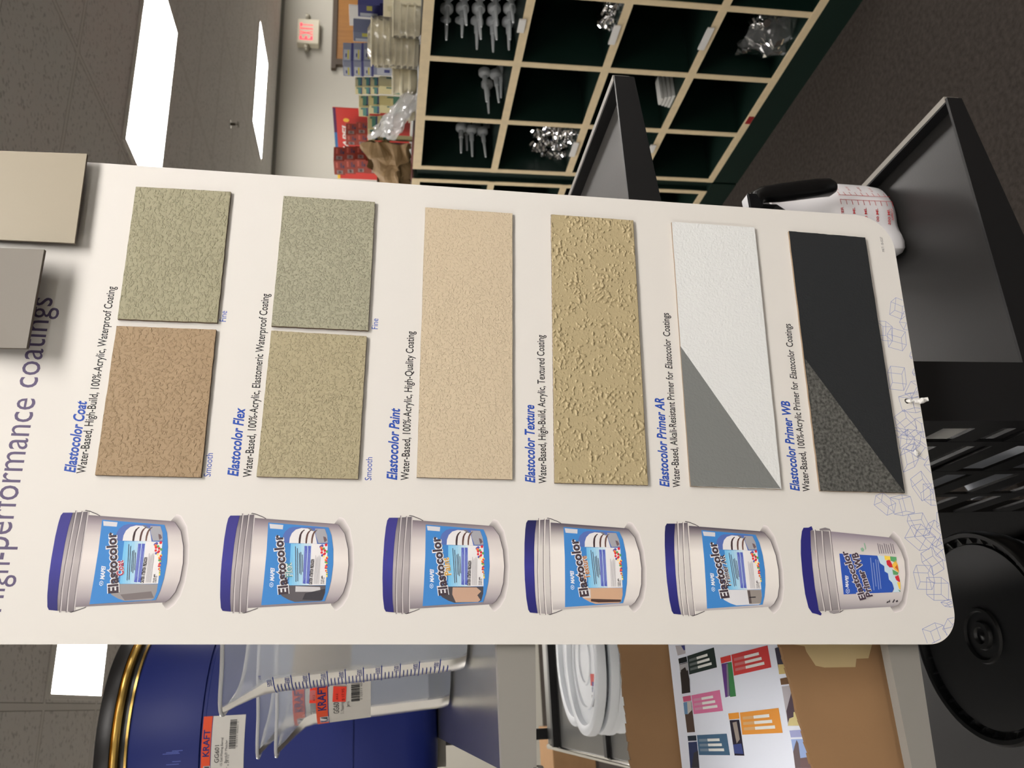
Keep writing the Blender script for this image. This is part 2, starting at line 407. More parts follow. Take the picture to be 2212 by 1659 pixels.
def art_red(m, fn, W, H):
    R_(m, fn, .08, .34, .2, .75, (150, 130, 128)); bars(m, fn, .12, .3, .35, .6, (70, 50, 50), 2, 8)
    R_(m, fn, .50, .9, .62, .8, (190, 95, 80)); R_(m, fn, .5, .86, .25, .4, (95, 60, 80)); R_(m, fn, .5, .7, .05, .2, (60, 55, 80))
def art_cream(m, fn, W, H):
    R_(m, fn, .12, .95, .22, .62, (88, 140, 130)); R_(m, fn, .12, .95, .12, .26, (62, 72, 120), 2); R_(m, fn, .12, .2, .1, .35, (30, 32, 70), 3)
    R_(m, fn, .75, .92, .62, .8, (90, 120, 110)); R_(m, fn, .05, .55, .62, .7, (215, 205, 160), 2)
def art_creamend(m, fn, W, H): R_(m, fn, .3, .7, .2, .8, (150, 148, 132)); bars(m, fn, .35, .65, .3, .7, (90, 88, 80), 2, 7)
def art_blue(m, fn, W, H):
    R_(m, fn, .05, .62, .3, .92, (168, 172, 182)); R_(m, fn, .1, .6, .42, .56, (190, 180, 70), 2); R_(m, fn, .2, .4, .62, .75, (60, 64, 120), 2)
    R_(m, fn, 0, 1, 0, .22, (52, 54, 112)); R_(m, fn, .7, .95, .3, .9, (120, 124, 140))
def art_navy(m, fn, W, H): R_(m, fn, .1, .35, .1, .9, (150, 155, 165)); R_(m, fn, .55, .9, .35, .6, (150, 145, 60)); R_(m, fn, .02, .06, 0, 1, (190, 192, 205))
def art_plain(m, fn, W, H): R_(m, fn, .1, .3, .2, .5, (215, 208, 178)); R_(m, fn, .5, .9, .55, .75, (190, 182, 150))
RED, CRM, BLU, NAV, PLN = (150, 62, 48), (205, 196, 150), (120, 126, 146), (46, 48, 100), (206, 197, 168)
# red boxes
g = 'red cartons stacked on the cabinet'; z = TOPZ
_, za = carton('carton', 'red carton at the bottom of the stack, behind the brown bag', 'carton', g, 846, 893, 352, 388, 2.16, .16, RED, art_red, z)
_, zb = carton('carton', 'red carton on the stack just left of the cream cartons, low', 'carton', g, 797, 846, 322, 376, 2.16, .16, RED, art_red, za)
_, zc = carton('carton', 'red carton second from the top, left column', 'carton', g, 774, 797, 316, 374, 2.16, .16, RED, art_red, zb)
_, zd = carton('carton', 'red carton of the left column with white barcode panel', 'carton', g, 751, 774, 316, 376, 2.16, .16, RED, art_red, zc)
carton('carton', 'topmost red carton against the pale wall', 'carton', g, 727, 751, 318, 378, 2.16, .16, RED, art_red, zd)
_, ze = carton('carton', 'red carton under two others right of the left red column', 'carton', g, 797, 893, 307, 320, 2.17, .15, (140, 55, 46), art_red, z)
_, zf = carton('carton', 'red carton of the right column with grey label', 'carton', g, 774, 797, 264, 314, 2.17, .15, RED, art_red, ze)
carton('carton', 'red carton topping the right column before the red sign', 'carton', g, 751, 774, 267, 314, 2.17, .15, RED, art_red, zf)
# cream cartons
g = 'cream cartons with teal print'; 
_, q1 = carton('carton', 'cream and teal carton lowest left, partly behind the plastic film', 'carton', g, 846, 893, 293, 306, 2.14, .2, CRM, art_creamend, z)
_, q2 = carton('carton', 'cream and teal carton with end label beside the red stack', 'carton', g, 820, 846, 250, 305, 2.14, .2, CRM, art_cream, q1)
_, q3 = carton('carton', 'cream and teal carton above the labelled one', 'carton', g, 796, 820, 250, 304, 2.14, .2, CRM, art_cream, q2)
_, q4 = carton('carton', 'cream and teal carton in the middle of the stack', 'carton', g, 820, 893, 208, 246, 2.15, .2, CRM, art_cream, z)
_, q5 = carton('carton', 'cream and teal carton over the middle one', 'carton', g, 796, 820, 206, 246, 2.15, .2, CRM, art_cream, q4)
carton('carton', 'topmost cream and teal carton beside the red sign', 'carton', g, 773, 796, 206, 252, 2.15, .2, CRM, art_cream, q5)
_, q6 = carton('carton', 'cream and teal carton bottom of the four beside the blue cartons', 'carton', g, 815, 893, 166, 205, 2.16, .2, CRM, art_cream, z)
for i, (a, b) in enumerate(((798, 815), (780, 798), (763, 780))):
    _, q6 = carton('carton', ('cream and teal carton third in the column of four', 'cream and teal carton second in the column of four', 'cream and teal carton topping the column of four')[i], 'carton', g, a, b, 166, 204, 2.16, .2, CRM, art_cream, q6)
# blue and navy cartons
g = 'blue and white cartons on the cabinet'
_, b1 = carton('carton', 'blue and white carton at the base of the blue stack', 'carton', g, 800, 893, 92, 164, 2.17, .2, BLU, art_blue, z)
_, b2 = carton('carton', 'blue and white carton third from the top of its stack', 'carton', g, 778, 800, 92, 164, 2.17, .2, BLU, art_blue, b1)
_, b3 = carton('carton', 'blue and white carton second from the top of its stack', 'carton', g, 756, 778, 92, 164, 2.17, .2, BLU, art_blue, b2)
carton('carton', 'topmost blue and white carton below the brown door frame', 'carton', g, 733, 756, 92, 164, 2.17, .2, BLU, art_blue, b3)
_, b4 = carton('carton', 'blue carton under the navy one at the frame edge', 'carton', g, 800, 893, 40, 88, 2.18, .2, BLU, art_blue, z)
_, b5 = carton('carton', 'dark blue carton with yellow print right of the blue stack', 'carton', g, 752, 800, 40, 90, 2.18, .2, (92, 98, 120), art_navy, b4)
_, b6 = carton('carton', 'navy carton lowest at the very edge of the view', 'carton', g, 806, 893, -30, 37, 2.17, .2, NAV, art_navy, z)
carton('carton', 'navy carton topmost at the very edge of the view', 'carton', g, 758, 806, -30, 37, 2.17, .2, NAV, art_navy, b6)
# a white card standing behind the dark blue carton
carton('card_sheet', 'plain white card standing up behind the dark blue carton', 'card', None, 750, 893, 14, 60, 2.40, .004, (215, 213, 208), lambda *a: R_(a[0], a[1], .02, .98, .02, .98, (218, 216, 210)), z)
# plain cream cartons at the edge
g = 'plain cream cartons'
_, e1 = carton('carton', 'plain cream carton with yellow mark, lower of two', 'carton', g, 846, 893, -30, 36, 2.08, .08, PLN, art_plain, z)
carton('carton', 'plain cream carton with yellow mark, upper of two', 'carton', g, 810, 846, -30, 36, 2.08, .08, PLN, art_plain, e1)
# clear tubs nested in stacks
M_WRAP = clear_mat('tub_wrap', (235, 232, 222), .84, .08)
M_TUB = mat('cream_tubs', (214, 206, 178), .3, spec=.6, coat=.3)
def tub_stack(x0, x1, y0, y1, X, label, ring=6, film=False):
    a = on_x((x0+x1)/2, y0, X); b = on_x((x0+x1)/2, y1, X); r = abs(b.y-a.y)/2; H = on_x(x0, (y0+y1)/2, X).z-TOPZ
    t = thing('tub_stack', label, 'stacked tubs', (X+r, (a.y+b.y)/2, TOPZ), 0, 'stacks of nested clear tubs')
    prof = [(r*.8, 0)]
    for k in range(ring):
        z0 = H*k/ring; dz = H/ring; prof += [(r*(.86+.02*(k % 2)), z0+dz*.1), (r*.93, z0+dz*.72), (r, z0+dz*.74), (r, z0+dz*.95), (r*.92, z0+dz*.97)]
    prof += [(.01, H)]
    MB().lathe(prof, 40).build('nested_tubs', M_TUB, t, smooth=True)
    if film:
        m = MB(); n = 40; pr = []
        from mathutils import noise
        for j in range(15):
            for k in range(n):
                a_ = 2*pi*k/n; q = noise.noise(Vector((cos(a_)*5, sin(a_)*5, j*.8+x0)))
                rr = r*(1.03+.05*q+(.0 if j < 13 else -.5*(j-12)/2)); m.v.append((rr*cos(a_), rr*sin(a_), .002+H*1.05*j/14))
        for j in range(14):
            for k in range(n): m.f.append((j*n+k, j*n+(k+1) % n, (j+1)*n+(k+1) % n, (j+1)*n+k)); m.c.append(None)
        m.build('clear_wrap', M_WRAP, t, fix=False)
    return t
tub_stack(846, 893, 42, 98, 2.02, 'wrapped stack of clear tubs nearest the right edge', 4, True)
tub_stack(800, 893, 96, 168, 2.015, 'tall plastic wrapped stack of tubs with a white lid', 8, True)
tub_stack(846, 893, 170, 224, 2.02, 'short bare stack of cream tubs left of the tall wrapped stack', 3)
tub_stack(868, 893, 226, 284, 2.02, 'single low clear tub beside the crumpled film', 2)
p = on_x(850, 230, 2.06)
t = thing('plastic_film', 'shiny crumpled clear film draped over the tubs', 'plastic film', (2.012, p.y, TOPZ+.07))
M_FILM2 = clear_mat('white_film', (250, 250, 250), .45, .1)
vs, fs = crumple(.25, .085, .012, 18, 11, .028); MB().add([(-y, x, z+.42*x) for x, y, z in vs], fs).build('film_sheet', M_FILM2, t)
# red sign
a = on_x(748, 386, 2.34); b = on_x(748, 234, 2.34); z1 = on_x(724, 310, 2.34).z; z0_ = TOPZ
t = thing('display_sign', 'red sign with white lettering and yellow dot behind the red cartons', 'sign', (2.34, (a.y+b.y)/2, z0_))
W = abs(a.y-b.y); H = z1-z0_
MB().box(0, .004, -W/2, W/2, 0, H).build('sign_board', mat('sign_red', (212, 50, 40), .45), t)
m = MB(); fn = lambda u, v, l: (-.0006*l, W/2-u, v)
R_(m, fn, 0, W*.3, H-.012, H, (245, 200, 50)); R_(m, fn, W*.3, W*.68, H-.012, H, (60, 120, 180)); R_(m, fn, W*.68, W, H-.012, H, (90, 40, 90))
put_text(m, 'MAPEI', lambda u, v, l: fn(u+W*.36, v+H*.815, 1), W*.42, H*.075, (250, 248, 240), bold=.03, shear=.25)
m.poly([fn(W*.85+.0125*cos(2*pi*k/20), H*.835+.0125*sin(2*pi*k/20), 1) for k in range(20)], (250, 205, 80))
m.build('sign_print', INK, t, fix=False)
# brown paper bag
p0 = on_x(850, 366, 2.08)
t = thing('paper_bag', 'crumpled brown paper bag lying at the cabinet end', 'paper bag', (2.085, p0.y, TOPZ))
vs, fs = crumple(.30, .165, .055, 20, 17, .035)
vs = [(-y+.01, x, max(0, z+.082+.20*(x-.02))) for x, y, z in vs]
MB().add([(x, -y, z*(1.0 if z < .02 else 1)) for x, y, z in vs], fs).build('crumpled_paper', mat('kraft_paper', (150, 122, 84), .7, var=.12, vscale=9), t)
# ================================================================== left grey rack and what stands on it
LY = .7560                                     # front of the grey shelves
UD = ZC-.1027; LD = ZC-.494                    # upper and lower decks
t = thing('display_rack', 'grey steel display rack left of the white board', 'rack', (0, 0, 0))
def lip(zt, zb_r, zb_l, xr, xl):
    m = MB(); xm = .05; k = (zb_r-zb_l)/(.046+.052)
    zr = zb_r+k*(xm-xr) if False else zb_r
    m.hexa([(xl, LY, zb_l), (xr, LY, zr), (xr, LY+.012, zr), (xl, LY+.012, zb_l)], [(xl, LY, zt), (xr, LY, zt), (xr, LY+.012, zt), (xl, LY+.012, zt)])
    return m
u = MB().box(-.055, .205, LY+.010, 1.60, UD-.018, UD).build('upper_shelf', mat('polished_steel', (190, 188, 182), .24, .9, bump=.05, bscale=40, var=.08, vscale=10), t)
m = lip(UD+.0005, ZC-.1445, ZC-.1315, .205, -.055)
m.tube([(-.055, LY+.006+.009*cos(a), ZC-.128+.009*sin(a)) for a in [pi+pi*k/8 for k in range(9)]], .0015)
m.build('front_lip', M_GREYPAINT, u)
MB().box(-.104, .205, 1.60, 2.05, UD-.016, UD).build('rear_shelf', M_GREYPAINT, t)
l = MB().box(-.130, .205, LY+.010, 2.62, LD-.006, LD).build('lower_shelf', mat('brushed_deck', (128, 128, 125), .3, .8, var=.06, vscale=5), t)
lip(ZC-.4704, ZC-.513, ZC-.490, .205, -.135).build('front_lip', M_GREYPAINT, l)
for y, hh in ((1.915, .009), (2.45, .02)): MB().box(-.128, .205, y-.012, y+.012, LD, LD+hh).build('deck_seam', M_BLACK, l)
MB().tube([(-.134, LY+.02, LD-.002), (-.134, 2.62, LD-.002)], .0075, 12).build('chrome_rail', M_CHROME, l, smooth=True)
MB().tube([(-.134, LY+.02, LD-.03), (-.134, 2.62, LD-.03)], .004, 10).build('chrome_rail', M_CHROME, l, smooth=True)
for x in (-.10, .19): MB().box(x-.015, x+.015, 2.622, 2.65, 0, UD+.05).build('upright', M_BLACK, t)
MB().box(.16, .20, 2.0, 2.05, 0, UD-.016).build('upright', M_BLACK, t)
MB().box(-.62, .235, .30, 2.62, .09, .2545).build('base_deck', M_BLACK, t)
MB().box(-.60, .22, .34, 2.6, 0, .09).build('kick_plate', M_BLACK, t)

# ---- blue mixing barrel
BR, BX, BY = .1776, -.0300, 1.690
t = thing('plastic_barrel', 'blue plastic barrel with black lid and brass band on the grey rack', 'barrel', (BX, BY, UD))
zz = lambda r: r+.1027                         # height above the deck from height relative to the eye
M_BLUE = mat('blue_plastic', (24, 39, 110), .48, spec=.35, bump=.03, bscale=60)
MB().lathe([(.02, .002), (.125, 0), (.150, .006), (.170, .028), (.1765, .06), (BR, .14), (BR, zz(.040)), (BR-.0015, zz(.038)), (BR-.0015, zz(.034)), (BR, zz(.032)),
            (BR, zz(.274)), (BR-.003, zz(.2755)), (BR-.003, zz(.280)), (BR+.0005, zz(.2815)), (BR+.001, zz(.385)), (BR-.002, zz(.392))], 96).build('drum_body', M_BLUE, t, smooth=True)
MB().lathe([(BR-.004, zz(.388)), (BR+.003, zz(.390)), (BR+.003, zz(.3935)), (BR-.002, zz(.394))], 96).build('brass_line', mat('brass', (205, 170, 95), .22, 1.0), t, smooth=True)
MB().lathe([(BR-.004, zz(.392)), (BR-.001, zz(.393)), (BR-.001, zz(.4025)), (BR-.004, zz(.4035))], 96).build('black_gasket', M_BLACKP, t, smooth=True)
bd = MB().lathe([(BR-.002, zz(.4015)), (BR+.007, zz(.4015)), (BR+.009, zz(.405)), (BR+.009, zz(.4105)), (BR+.006, zz(.4125)), (BR+.008, zz(.4135)), (BR+.005, zz(.4165)), (BR-.002, zz(.4165))], 96).build('brass_band', mat('brass', (205, 170, 95), .22, 1.0), t, smooth=True)
MB().lathe([(BR-.004, zz(.412)), (BR+.007, zz(.4155)), (BR+.008, zz(.425)), (BR+.004, zz(.438)), (BR-.008, zz(.4405)), (BR-.03, zz(.436)), (.01, zz(.436))], 96).build('black_lid', mat('lid_black', (24, 22, 22), .38), t, smooth=True)
# sticker wrapped on the barrel
def cyl_fn(R_b, z0, a_c):
    return lambda a, b, l: ((R_b+.0004*l)*cos(a_c+a/R_b), (R_b+.0004*l)*sin(a_c+a/R_b), z0+b)
def product_sticker(mb, fn, W, H, code, lines, seed, price=None):
    n = 12
    def R2(x0, x1, y0, y1, c, l):
        for k in range(n):
            a, b = x0+(x1-x0)*k/n, x0+(x1-x0)*(k+1)/n; mb.poly([fn(a, y0, l), fn(b, y0, l), fn(b, y1, l), fn(a, y1, l)], c)
    R2(0, W, 0, H, (208, 205, 198), 1); R2(0, W, H*.79, H, (226, 82, 42), 2); R2(0, W, H*.775, H*.79, (40, 44, 120), 2)
    put_text(mb, 'KRAFT', lambda a, b, l: fn(a+W*.40, b+H*.82, 3), W*.40, H*.145, (34, 40, 110), bold=.02)
    put_text(mb, 'K', lambda a, b, l: fn(a+W*.10, b+H*.80, 4), W*.07, H*.13, (30, 40, 110), bold=.03)
    R2(W*.08, W*.26, H*.785, H*.83 if False else H*.94, (232, 232, 235), 3); mb.poly([fn(W*.17, H*.80, 5), fn(W*.255, H*.80, 5), fn(W*.255, H*.93, 5), fn(W*.24, H*.93, 5)], (70, 80, 85))
    mb.poly([fn(W*.17, H*.85, 6), fn(W*.19, H*.81, 6), fn(W*.245, H*.92, 6), fn(W*.235, H*.925, 6), fn(W*.19, H*.845, 6)], (235, 235, 238))
    put_text(mb, code, lambda a, b, l: fn(a+W*.30, b+H*.585, 3), W*.26, H*.10, (50, 50, 52))
    y = H*.50
    for s, wd in lines: put_text(mb, s, lambda a, b, l, y=y, wd=wd: fn(a+W*(.46-wd/2), b+y, 3), W*wd, H*.055, (95, 95, 96)); y -= H*.105
    bars(mb, fn, W*.50, W*.93, H*.20, H*.36, (52, 52, 54), 3, 30, seed)
    put_text(mb, '0 32511 40601 2', lambda a, b, l: fn(a+W*.52, b+H*.155, 3), W*.38, H*.035, (110, 110, 110))
m = MB()
aL = math.atan2((1.512-BY), (-.004-BX))
W_ = .100; fn0 = cyl_fn(BR+.0006, 0, -pi/2)
s0 = (-.004-BX)                                # right end of the sticker, measured along the drum
product_sticker(m, lambda a, b, l: fn0(a+s0-W_+.003, b+zz(.2120), l), W_, .0655, 'GG601', [('15 Gal Mixing Barrel', .42), ('Barril P/ Mezclar', .34)], 4)
put_text(m, '14 1/2" x 24 1/2"', lambda a, b, l: fn0(a+s0-W_+.012, b+zz(.2345), 3), .034, .0038, (90, 90, 92))
m.build('product_sticker', INK, t, fix=False)
m = MB()
for a, b, c_, d in ((-.022, .331, .012, .0006), (-.024, .336, .016, .0006), (-.020, .322, .010, .0005), (-.040, .330, .012, .0005), (-.036, .321, .008, .0005)):
    m.poly([fn0(a-s0*0, zz(b), 1), fn0(a+.001, zz(b), 1), fn0(a+.001, zz(b)-c_*1.6, 1), fn0(a, zz(b)-c_*1.6, 1)], (96, 110, 190))
m.build('scuff_marks', INK, t, fix=False)

# ---- translucent measuring pitchers
M_PIT = clear_mat('pitcher_plastic', (210, 216, 226), .64, .25, 1.18)
def pitcher(label, loc, rz, rb, rt, H, ticks, spout_a, spout_len, sheer=.0):
    t = thing('measuring_pitcher', label, 'measuring pitcher', loc, rz, 'clear measuring pitchers')
    n = 72; m = MB()
    prof = [(.001, .001), (rb-.010, .001), (rb-.002, .004), (rb, .012)]+[(rb+(rt-rb)*k/20, .012+(H-.012)*k/20) for k in range(1, 21)]
    for r, z in prof:
        for k in range(n):
            a = 2*pi*k/n; da = abs((a-spout_a+pi) % (2*pi)-pi); f = max(0, (z/H-.84)/.16)**1.2; q = f*spout_len*math.exp(-(da/.30)**2)
            m.v.append(((r+q)*cos(a), (r+q)*sin(a), z+sheer*f*math.exp(-(da/.5)**2)))
    for j in range(len(prof)-1):
        for k in range(n): m.f.append((j*n+k, j*n+(k+1) % n, (j+1)*n+(k+1) % n, (j+1)*n+k)); m.c.append(None)
    top = m.v[-n:]
    m.build('clear_body', M_PIT, t, smooth=True)
    MB().tube([(p[0]*1.012, p[1]*1.012, p[2]) for p in top], .0022, 8, closed=True).build('rolled_rim', clear_mat('rim_plastic', (232, 233, 234), .3, .25, 1.2), t, smooth=True)
    hp = []
    for k in range(9): a_ = pi*k/8; hp.append((-(rt*.93+.055*sin(a_))*cos(spout_a), -(rt*.93+.055*sin(a_))*sin(spout_a), H*.88-H*.6*k/8))
    MB().tube(hp, .008, 10).build('handle', M_PIT, t, smooth=True)
    return t
# front pitcher, with the printed scale
H1 = .262; rb1, rt1 = .082, .099
c1 = Vector((.0356+rb1*.985, 1.0367, 0)); c1 = Vector((.1165, 1.0300, UD))
pt = pitcher('front clear pitcher with a dark blue millilitre scale, right beside the board', c1, 0, rb1, rt1, H1, True, rad(196), .020, .006)
m = MB()
def con(a, z, l): r = rb1+(rt1-rb1)*(z-.012)/(H1-.012)+.0005+.0003*l; return (r*cos(a), r*sin(a), z)
# photo positions of the scale: 5000 at x 590 ... 500 at x 951
def scale_pt(x, y):                            # point of the photo -> (angle, height) on the cone
    d = ray(x, y); o = EYE-c1; lo, hi = .6, -(o.x*d.x+o.y*d.y)/(d.x**2+d.y**2)
    for k in range(60):
        mid = .5*(lo+hi); p = o+d*mid; r = rb1+(rt1-rb1)*(p.z-.012)/(H1-.012)
        if (p.x**2+p.y**2) > r*r: lo = mid
        else: hi = mid
        if hi-lo < 1e-5: break
    p = o+d*lo; return (math.atan2(p.y, p.x) % (2*pi))-2*pi, p.z
A_ = [scale_pt(590, 1462+28), scale_pt(951, 1418+25)]
BLUEINK = (28, 50, 128)
Z5, Z05 = scale_pt(592, 1480)[1], scale_pt(951, 1433)[1]
aL_, aR_ = scale_pt(592, 1499)[0], scale_pt(592, 1461)[0]
aM0, aM1 = scale_pt(770, 1455)[0], scale_pt(770, 1440)[0]
def zvol(v): f = (v-500)/4500; return Z05+(Z5-Z05)*(f**.93)
for v in range(300, 5001, 100):
    major = v % 500 == 0; z = zvol(v) if v >= 500 else Z05-(500-v)*(Z5-Z05)/4500*1.15
    a0, a1 = (aL_, aR_) if major else (aL_+(aR_-aL_)*.25, aL_+(aR_-aL_)*.66)
    for k in range(4): m.poly([con(a0+(a1-a0)*k/4, z-.0005, 1), con(a0+(a1-a0)*(k+1)/4, z-.0005, 1), con(a0+(a1-a0)*(k+1)/4, z+.0006, 1), con(a0+(a1-a0)*k/4, z+.0006, 1)], BLUEINK)
    if major:
        put_text(m, str(v), lambda a, b, l, z=z: con(aR_-(aR_-aL_)*.34+a/.09, z+.0016+b, 1), .0135 if v > 999 else .011, .0052, BLUEINK)
        put_text(m, str(v/1000).rstrip('0').rstrip('.') if v % 1000 else str(v//1000), lambda a, b, l, z=z: con(aL_-.035+a/.09, z+.001+b, 1), .005, .0042, (90, 105, 150))
put_text(m, 'ml', lambda a, b, l: con(aR_-.02+a/.09, Z5+.012+b, 1), .006, .004, BLUEINK)
put_text(m, 'l', lambda a, b, l: con(aL_+.06+a/.09, Z5+.005+b, 1), .0012, .004, BLUEINK)
m.build('printed_scale', INK, pt, fix=False)
m = MB(); n = 10
lz0, lz1 = .135, .205
for k in range(n):
    a0, a1 = rad(150)-.75*k/n, rad(150)-.75*(k+1)/n
    m.poly([con(a0, lz0, 1), con(a1, lz0, 1), con(a1, lz1, 1), con(a0, lz1, 1)], (240, 222, 190))
m.build('back_label', INK, pt, fix=False)
# two nested pitchers behind it
c2 = Vector((.0735, 1.283, UD)); rb2, rt2, H2 = .080, .096, .233
def lab_pitcher(label, loc, H, zl):
    p_ = pitcher(label, loc, 0, rb2, rt2, H, False, rad(188), .034, .004)
    m = MB()
    def cn(a, z, l): r = rb2+(rt2-rb2)*(z-.012)/(H-.012)+.0005+.0003*l; return (r*cos(a), r*sin(a), z)
    W = .105; H_ = .072; a0 = rad(190)
    f = lambda a, b, l: cn(a0+a/.09, zl+b, l)
    product_sticker(m, f, W, H_, 'GG602', [('5 L Measuring Pitcher', .36), ('Jarra', .1)], 8)
    m.poly([f(W*.52, H_*.46, 6), f(W*.74, H_*.44, 6), f(W*.76, H_*.68, 6), f(W*.54, H_*.70, 6)], (245, 70, 50))
    put_text(m, '#12', lambda a, b, l: f(a+W*.57, b+H_*.60, 8), W*.09, H_*.035, (120, 20, 20)); put_text(m, '$ 17.95', lambda a, b, l: f(a+W*.55, b+H_*.48, 8), W*.17, H_*.05, (150, 25, 25))
    m.build('product_sticker', INK, p_, fix=False); return p_
lab_pitcher('labelled clear pitcher with orange price tag behind the scaled pitcher', c2, H2, .112)
lab_pitcher('inner pitcher nested in the labelled one, its rim standing slightly higher', c2+Vector((0, 0, .030)), H2-.006, .112)

# ---- bucket lids stacked behind the carton
M_LID = mat('white_lid', (226, 230, 234), .38, spec=.5)
def lid_mesh(t, R_l):
    MB().lathe([(.001, .004), (R_l*.30, .004), (R_l*.31, .007), (R_l*.34, .007), (R_l*.35, .004), (R_l*.62, .004), (R_l*.63, .008), (R_l*.66, .008), (R_l*.67, .004), (R_l*.84, .004), (R_l*.86, .014), (R_l*.93, .0165), (R_l*.985, .014), (R_l, .007), (R_l, -.002), (R_l*.96, -.004), (R_l*.95, .0), (.001, .001)], 64).build('lid_shell', M_LID, t, smooth=True)
    m = MB(); f = lambda a, b, l: (a, b, .0045+.0003*l)
    lab2 = lambda a, b, l: f(-.066+a*1.2+b*.3, -.058+b*1.9-a*.3, l)
    R4 = lambda x0, x1, y0, y1, c, l: m.poly([lab2(x0, y0, l), lab2(x1, y0, l), lab2(x1, y1, l), lab2(x0, y1, l)], c)
    R4(.004, .022, -.018, .014, (214, 62, 50), 1); R4(.003, .010, -.014, .008, (92, 60, 140), 2)
    R4(-.006, .002, -.012, .010, (150, 156, 176), 1)
    R4(-.028, -.010, .0, .012, (138, 140, 144), 1); R4(-.032, -.010, -.016, -.002, (205, 208, 210), 1)
    m.build('small_label', INK, t, fix=False)
LR = .148; lc = Vector((.0720, 1.772, LD)); prev = None
labs = ['lowest white bucket lid of the stack behind the cardboard box', 'second white lid from the bottom of the stack', 'third white lid from the bottom of the stack', 'fourth white lid from the bottom, just under the slipped one', 'white lid slipped backwards from under the top lid', 'top lid of the stack with red and purple label']
for i, lb in enumerate(labs):
    z = .0045+.0130*i; off = Vector((.002*math.sin(i*2.1), .003*math.cos(i*3), z+(0.0 if i < 5 else 0)))
    if prev is None: prev = thing('pail_cover', lb, 'bucket lid', lc+off, 0, 'white bucket lids'); lid_mesh(prev, LR)
    elif i != 4: dup(prev, lc+off, (0, 0, .12*i-.48), lb)
    else: dup(prev, lc+Vector((.012, .150, z)), (0, 0, -.35), lb)

# ---- cut-open cardboard box with brochures
t = thing('cardboard_box', 'cut open cardboard box holding brochures on the lower grey shelf', 'cardboard box', (0, .79, LD))
bx0, bx1, by1 = -.21, .165, .196
zf = lambda x: (ZC-.3804+(x-.036)*.1225)-LD    # torn front edge
m = MB(); N = 40; rnd = random.Random(5)
for k in range(N):
    xa, xb = bx0+(bx1-bx0)*k/N, bx0+(bx1-bx0)*(k+1)/N; za, zb = zf(xa)+rnd.uniform(-.001, .001), zf(xb)+rnd.uniform(-.001, .001)
    m.hexa([(xa, 0, 0), (xb, 0, 0), (xb, .005, 0), (xa, .005, 0)], [(xa, 0, za), (xb, 0, zb), (xb, .005, zb), (xa, .005, za)])
m.build('front_panel', M_CARD, t)
m = MB()
zbk = ZC-.2755-LD
for k in range(N):
    xa, xb = bx0+(bx1-bx0)*k/N, bx0+(bx1-bx0)*(k+1)/N; za, zb = zbk+rnd.uniform(-.0015, .001), zbk+rnd.uniform(-.0015, .001)
    m.hexa([(xa, by1-.005, 0), (xb, by1-.005, 0), (xb, by1, 0), (xa, by1, 0)], [(xa, by1-.005, za), (xb, by1-.005, zb), (xb, by1, zb), (xa, by1, za)])
m.build('back_panel', M_CARD, t)
for s, x in ((0, bx0), (1, bx1-.005)):
    MB().hexa([(x, .005, 0), (x+.005, .005, 0), (x+.005, by1-.005, 0), (x, by1-.005, 0)], [(x, .005, .09), (x+.005, .005, .09), (x+.005, by1-.005, zbk-.004), (x, by1-.005, zbk-.004)]).build('side_panel', M_CARD, t)
MB().box(bx0, bx1, 0, by1, -.002, .003).build('bottom_panel', M_CARD, t)
pts = [on_y(x, y, .7893) for x, y in ((1708, 1391), (1738, 1396), (1742, 1408), (1762, 1438), (1781, 1442), (1848, 1441), (1850, 1423), (1876, 1422), (1884, 1391), (1884, 1360), (1708, 1360))]
MB().poly([(p.x, p.y-.79, p.z-LD) for p in pts]).build('packing_tape', mat('packing_tape', (186, 166, 124), .3, coat=.4), t, fix=False)
# brochure: a thick white sheet of colour blocks leaning on the back panel
F0, F1 = Vector((0, .812, ZC-.415)), Vector((0, .974, ZC-.335))
bdir = (F1-F0).normalized(); bn = Vector((0, -bdir.z, bdir.y))
ang = math.atan2(F1.z-F0.z, F1.y-F0.y)
t = thing('brochure', 'white brochure with colour blocks and small pictures lying in the cut box', 'brochure', F0)
t.rotation_euler = (ang, 0, 0)
BL_ = (F1-F0).length
MB().box(-.195, .155, -.005, BL_+.004, -.008, 0).build('paper_sheet', mat('glossy_paper', (222, 228, 240), .35), t)
def bro(x, y, l=1):
    d = ray(x, y); k = ((F0-EYE).dot(bn))/d.dot(bn); p = EYE+d*k-F0
    return (p.x, p.dot(bdir), .0003*l)
def px5(x, y): return (1400+x/4.424, 1380+y/4.424)      # positions read off an enlargement
m = MB()
def blk(pts, c, l=1): m.poly([bro(*px5(x, y), l) for x, y in pts], c)
def blockset(q, c, dark, pic, lines):          # q: coloured block corners TL,TR,BR,BL as drawn on the sheet
    blk(q, c)
    (x0, y0), (x1, y1), (x2, y2), (x3, y3) = q
    for i in range(3):
        f = .26+.24*i
        def at_(u, v): return (x0+(x1-x0)*u+((x3-x0)*(1-u)+(x2-x1)*u)*v, y0+(y1-y0)*u+((y3-y0)*(1-u)+(y2-y1)*u)*v)
        blk([at_(.06, f-.06), at_(.34, f-.06), at_(.34, f+.07), at_(.06, f+.07)], tuple(int(v*.6+255*.4*.75) for v in c), 2)
        blk([at_(.34, f-.06), at_(.74+.05*i, f-.06), at_(.74+.05*i, f+.07), at_(.34, f+.07)], (222, 224, 220), 2)
blockset([(375, 165), (630, 82), (660, 272), (395, 342)], (40, 52, 50), 0, 0, 3); blk([(290, 190), (368, 168), (376, 218), (298, 240)], (30, 36, 38))
blk([(300, 245), (378, 222), (405, 512), (328, 525)], (70, 68, 66)); blk([(302, 250), (378, 228), (385, 300), (310, 320)], (170, 170, 172), 2); blk([(318, 300), (360, 270), (400, 380), (405, 512), (328, 525)], (52, 48, 46), 3)
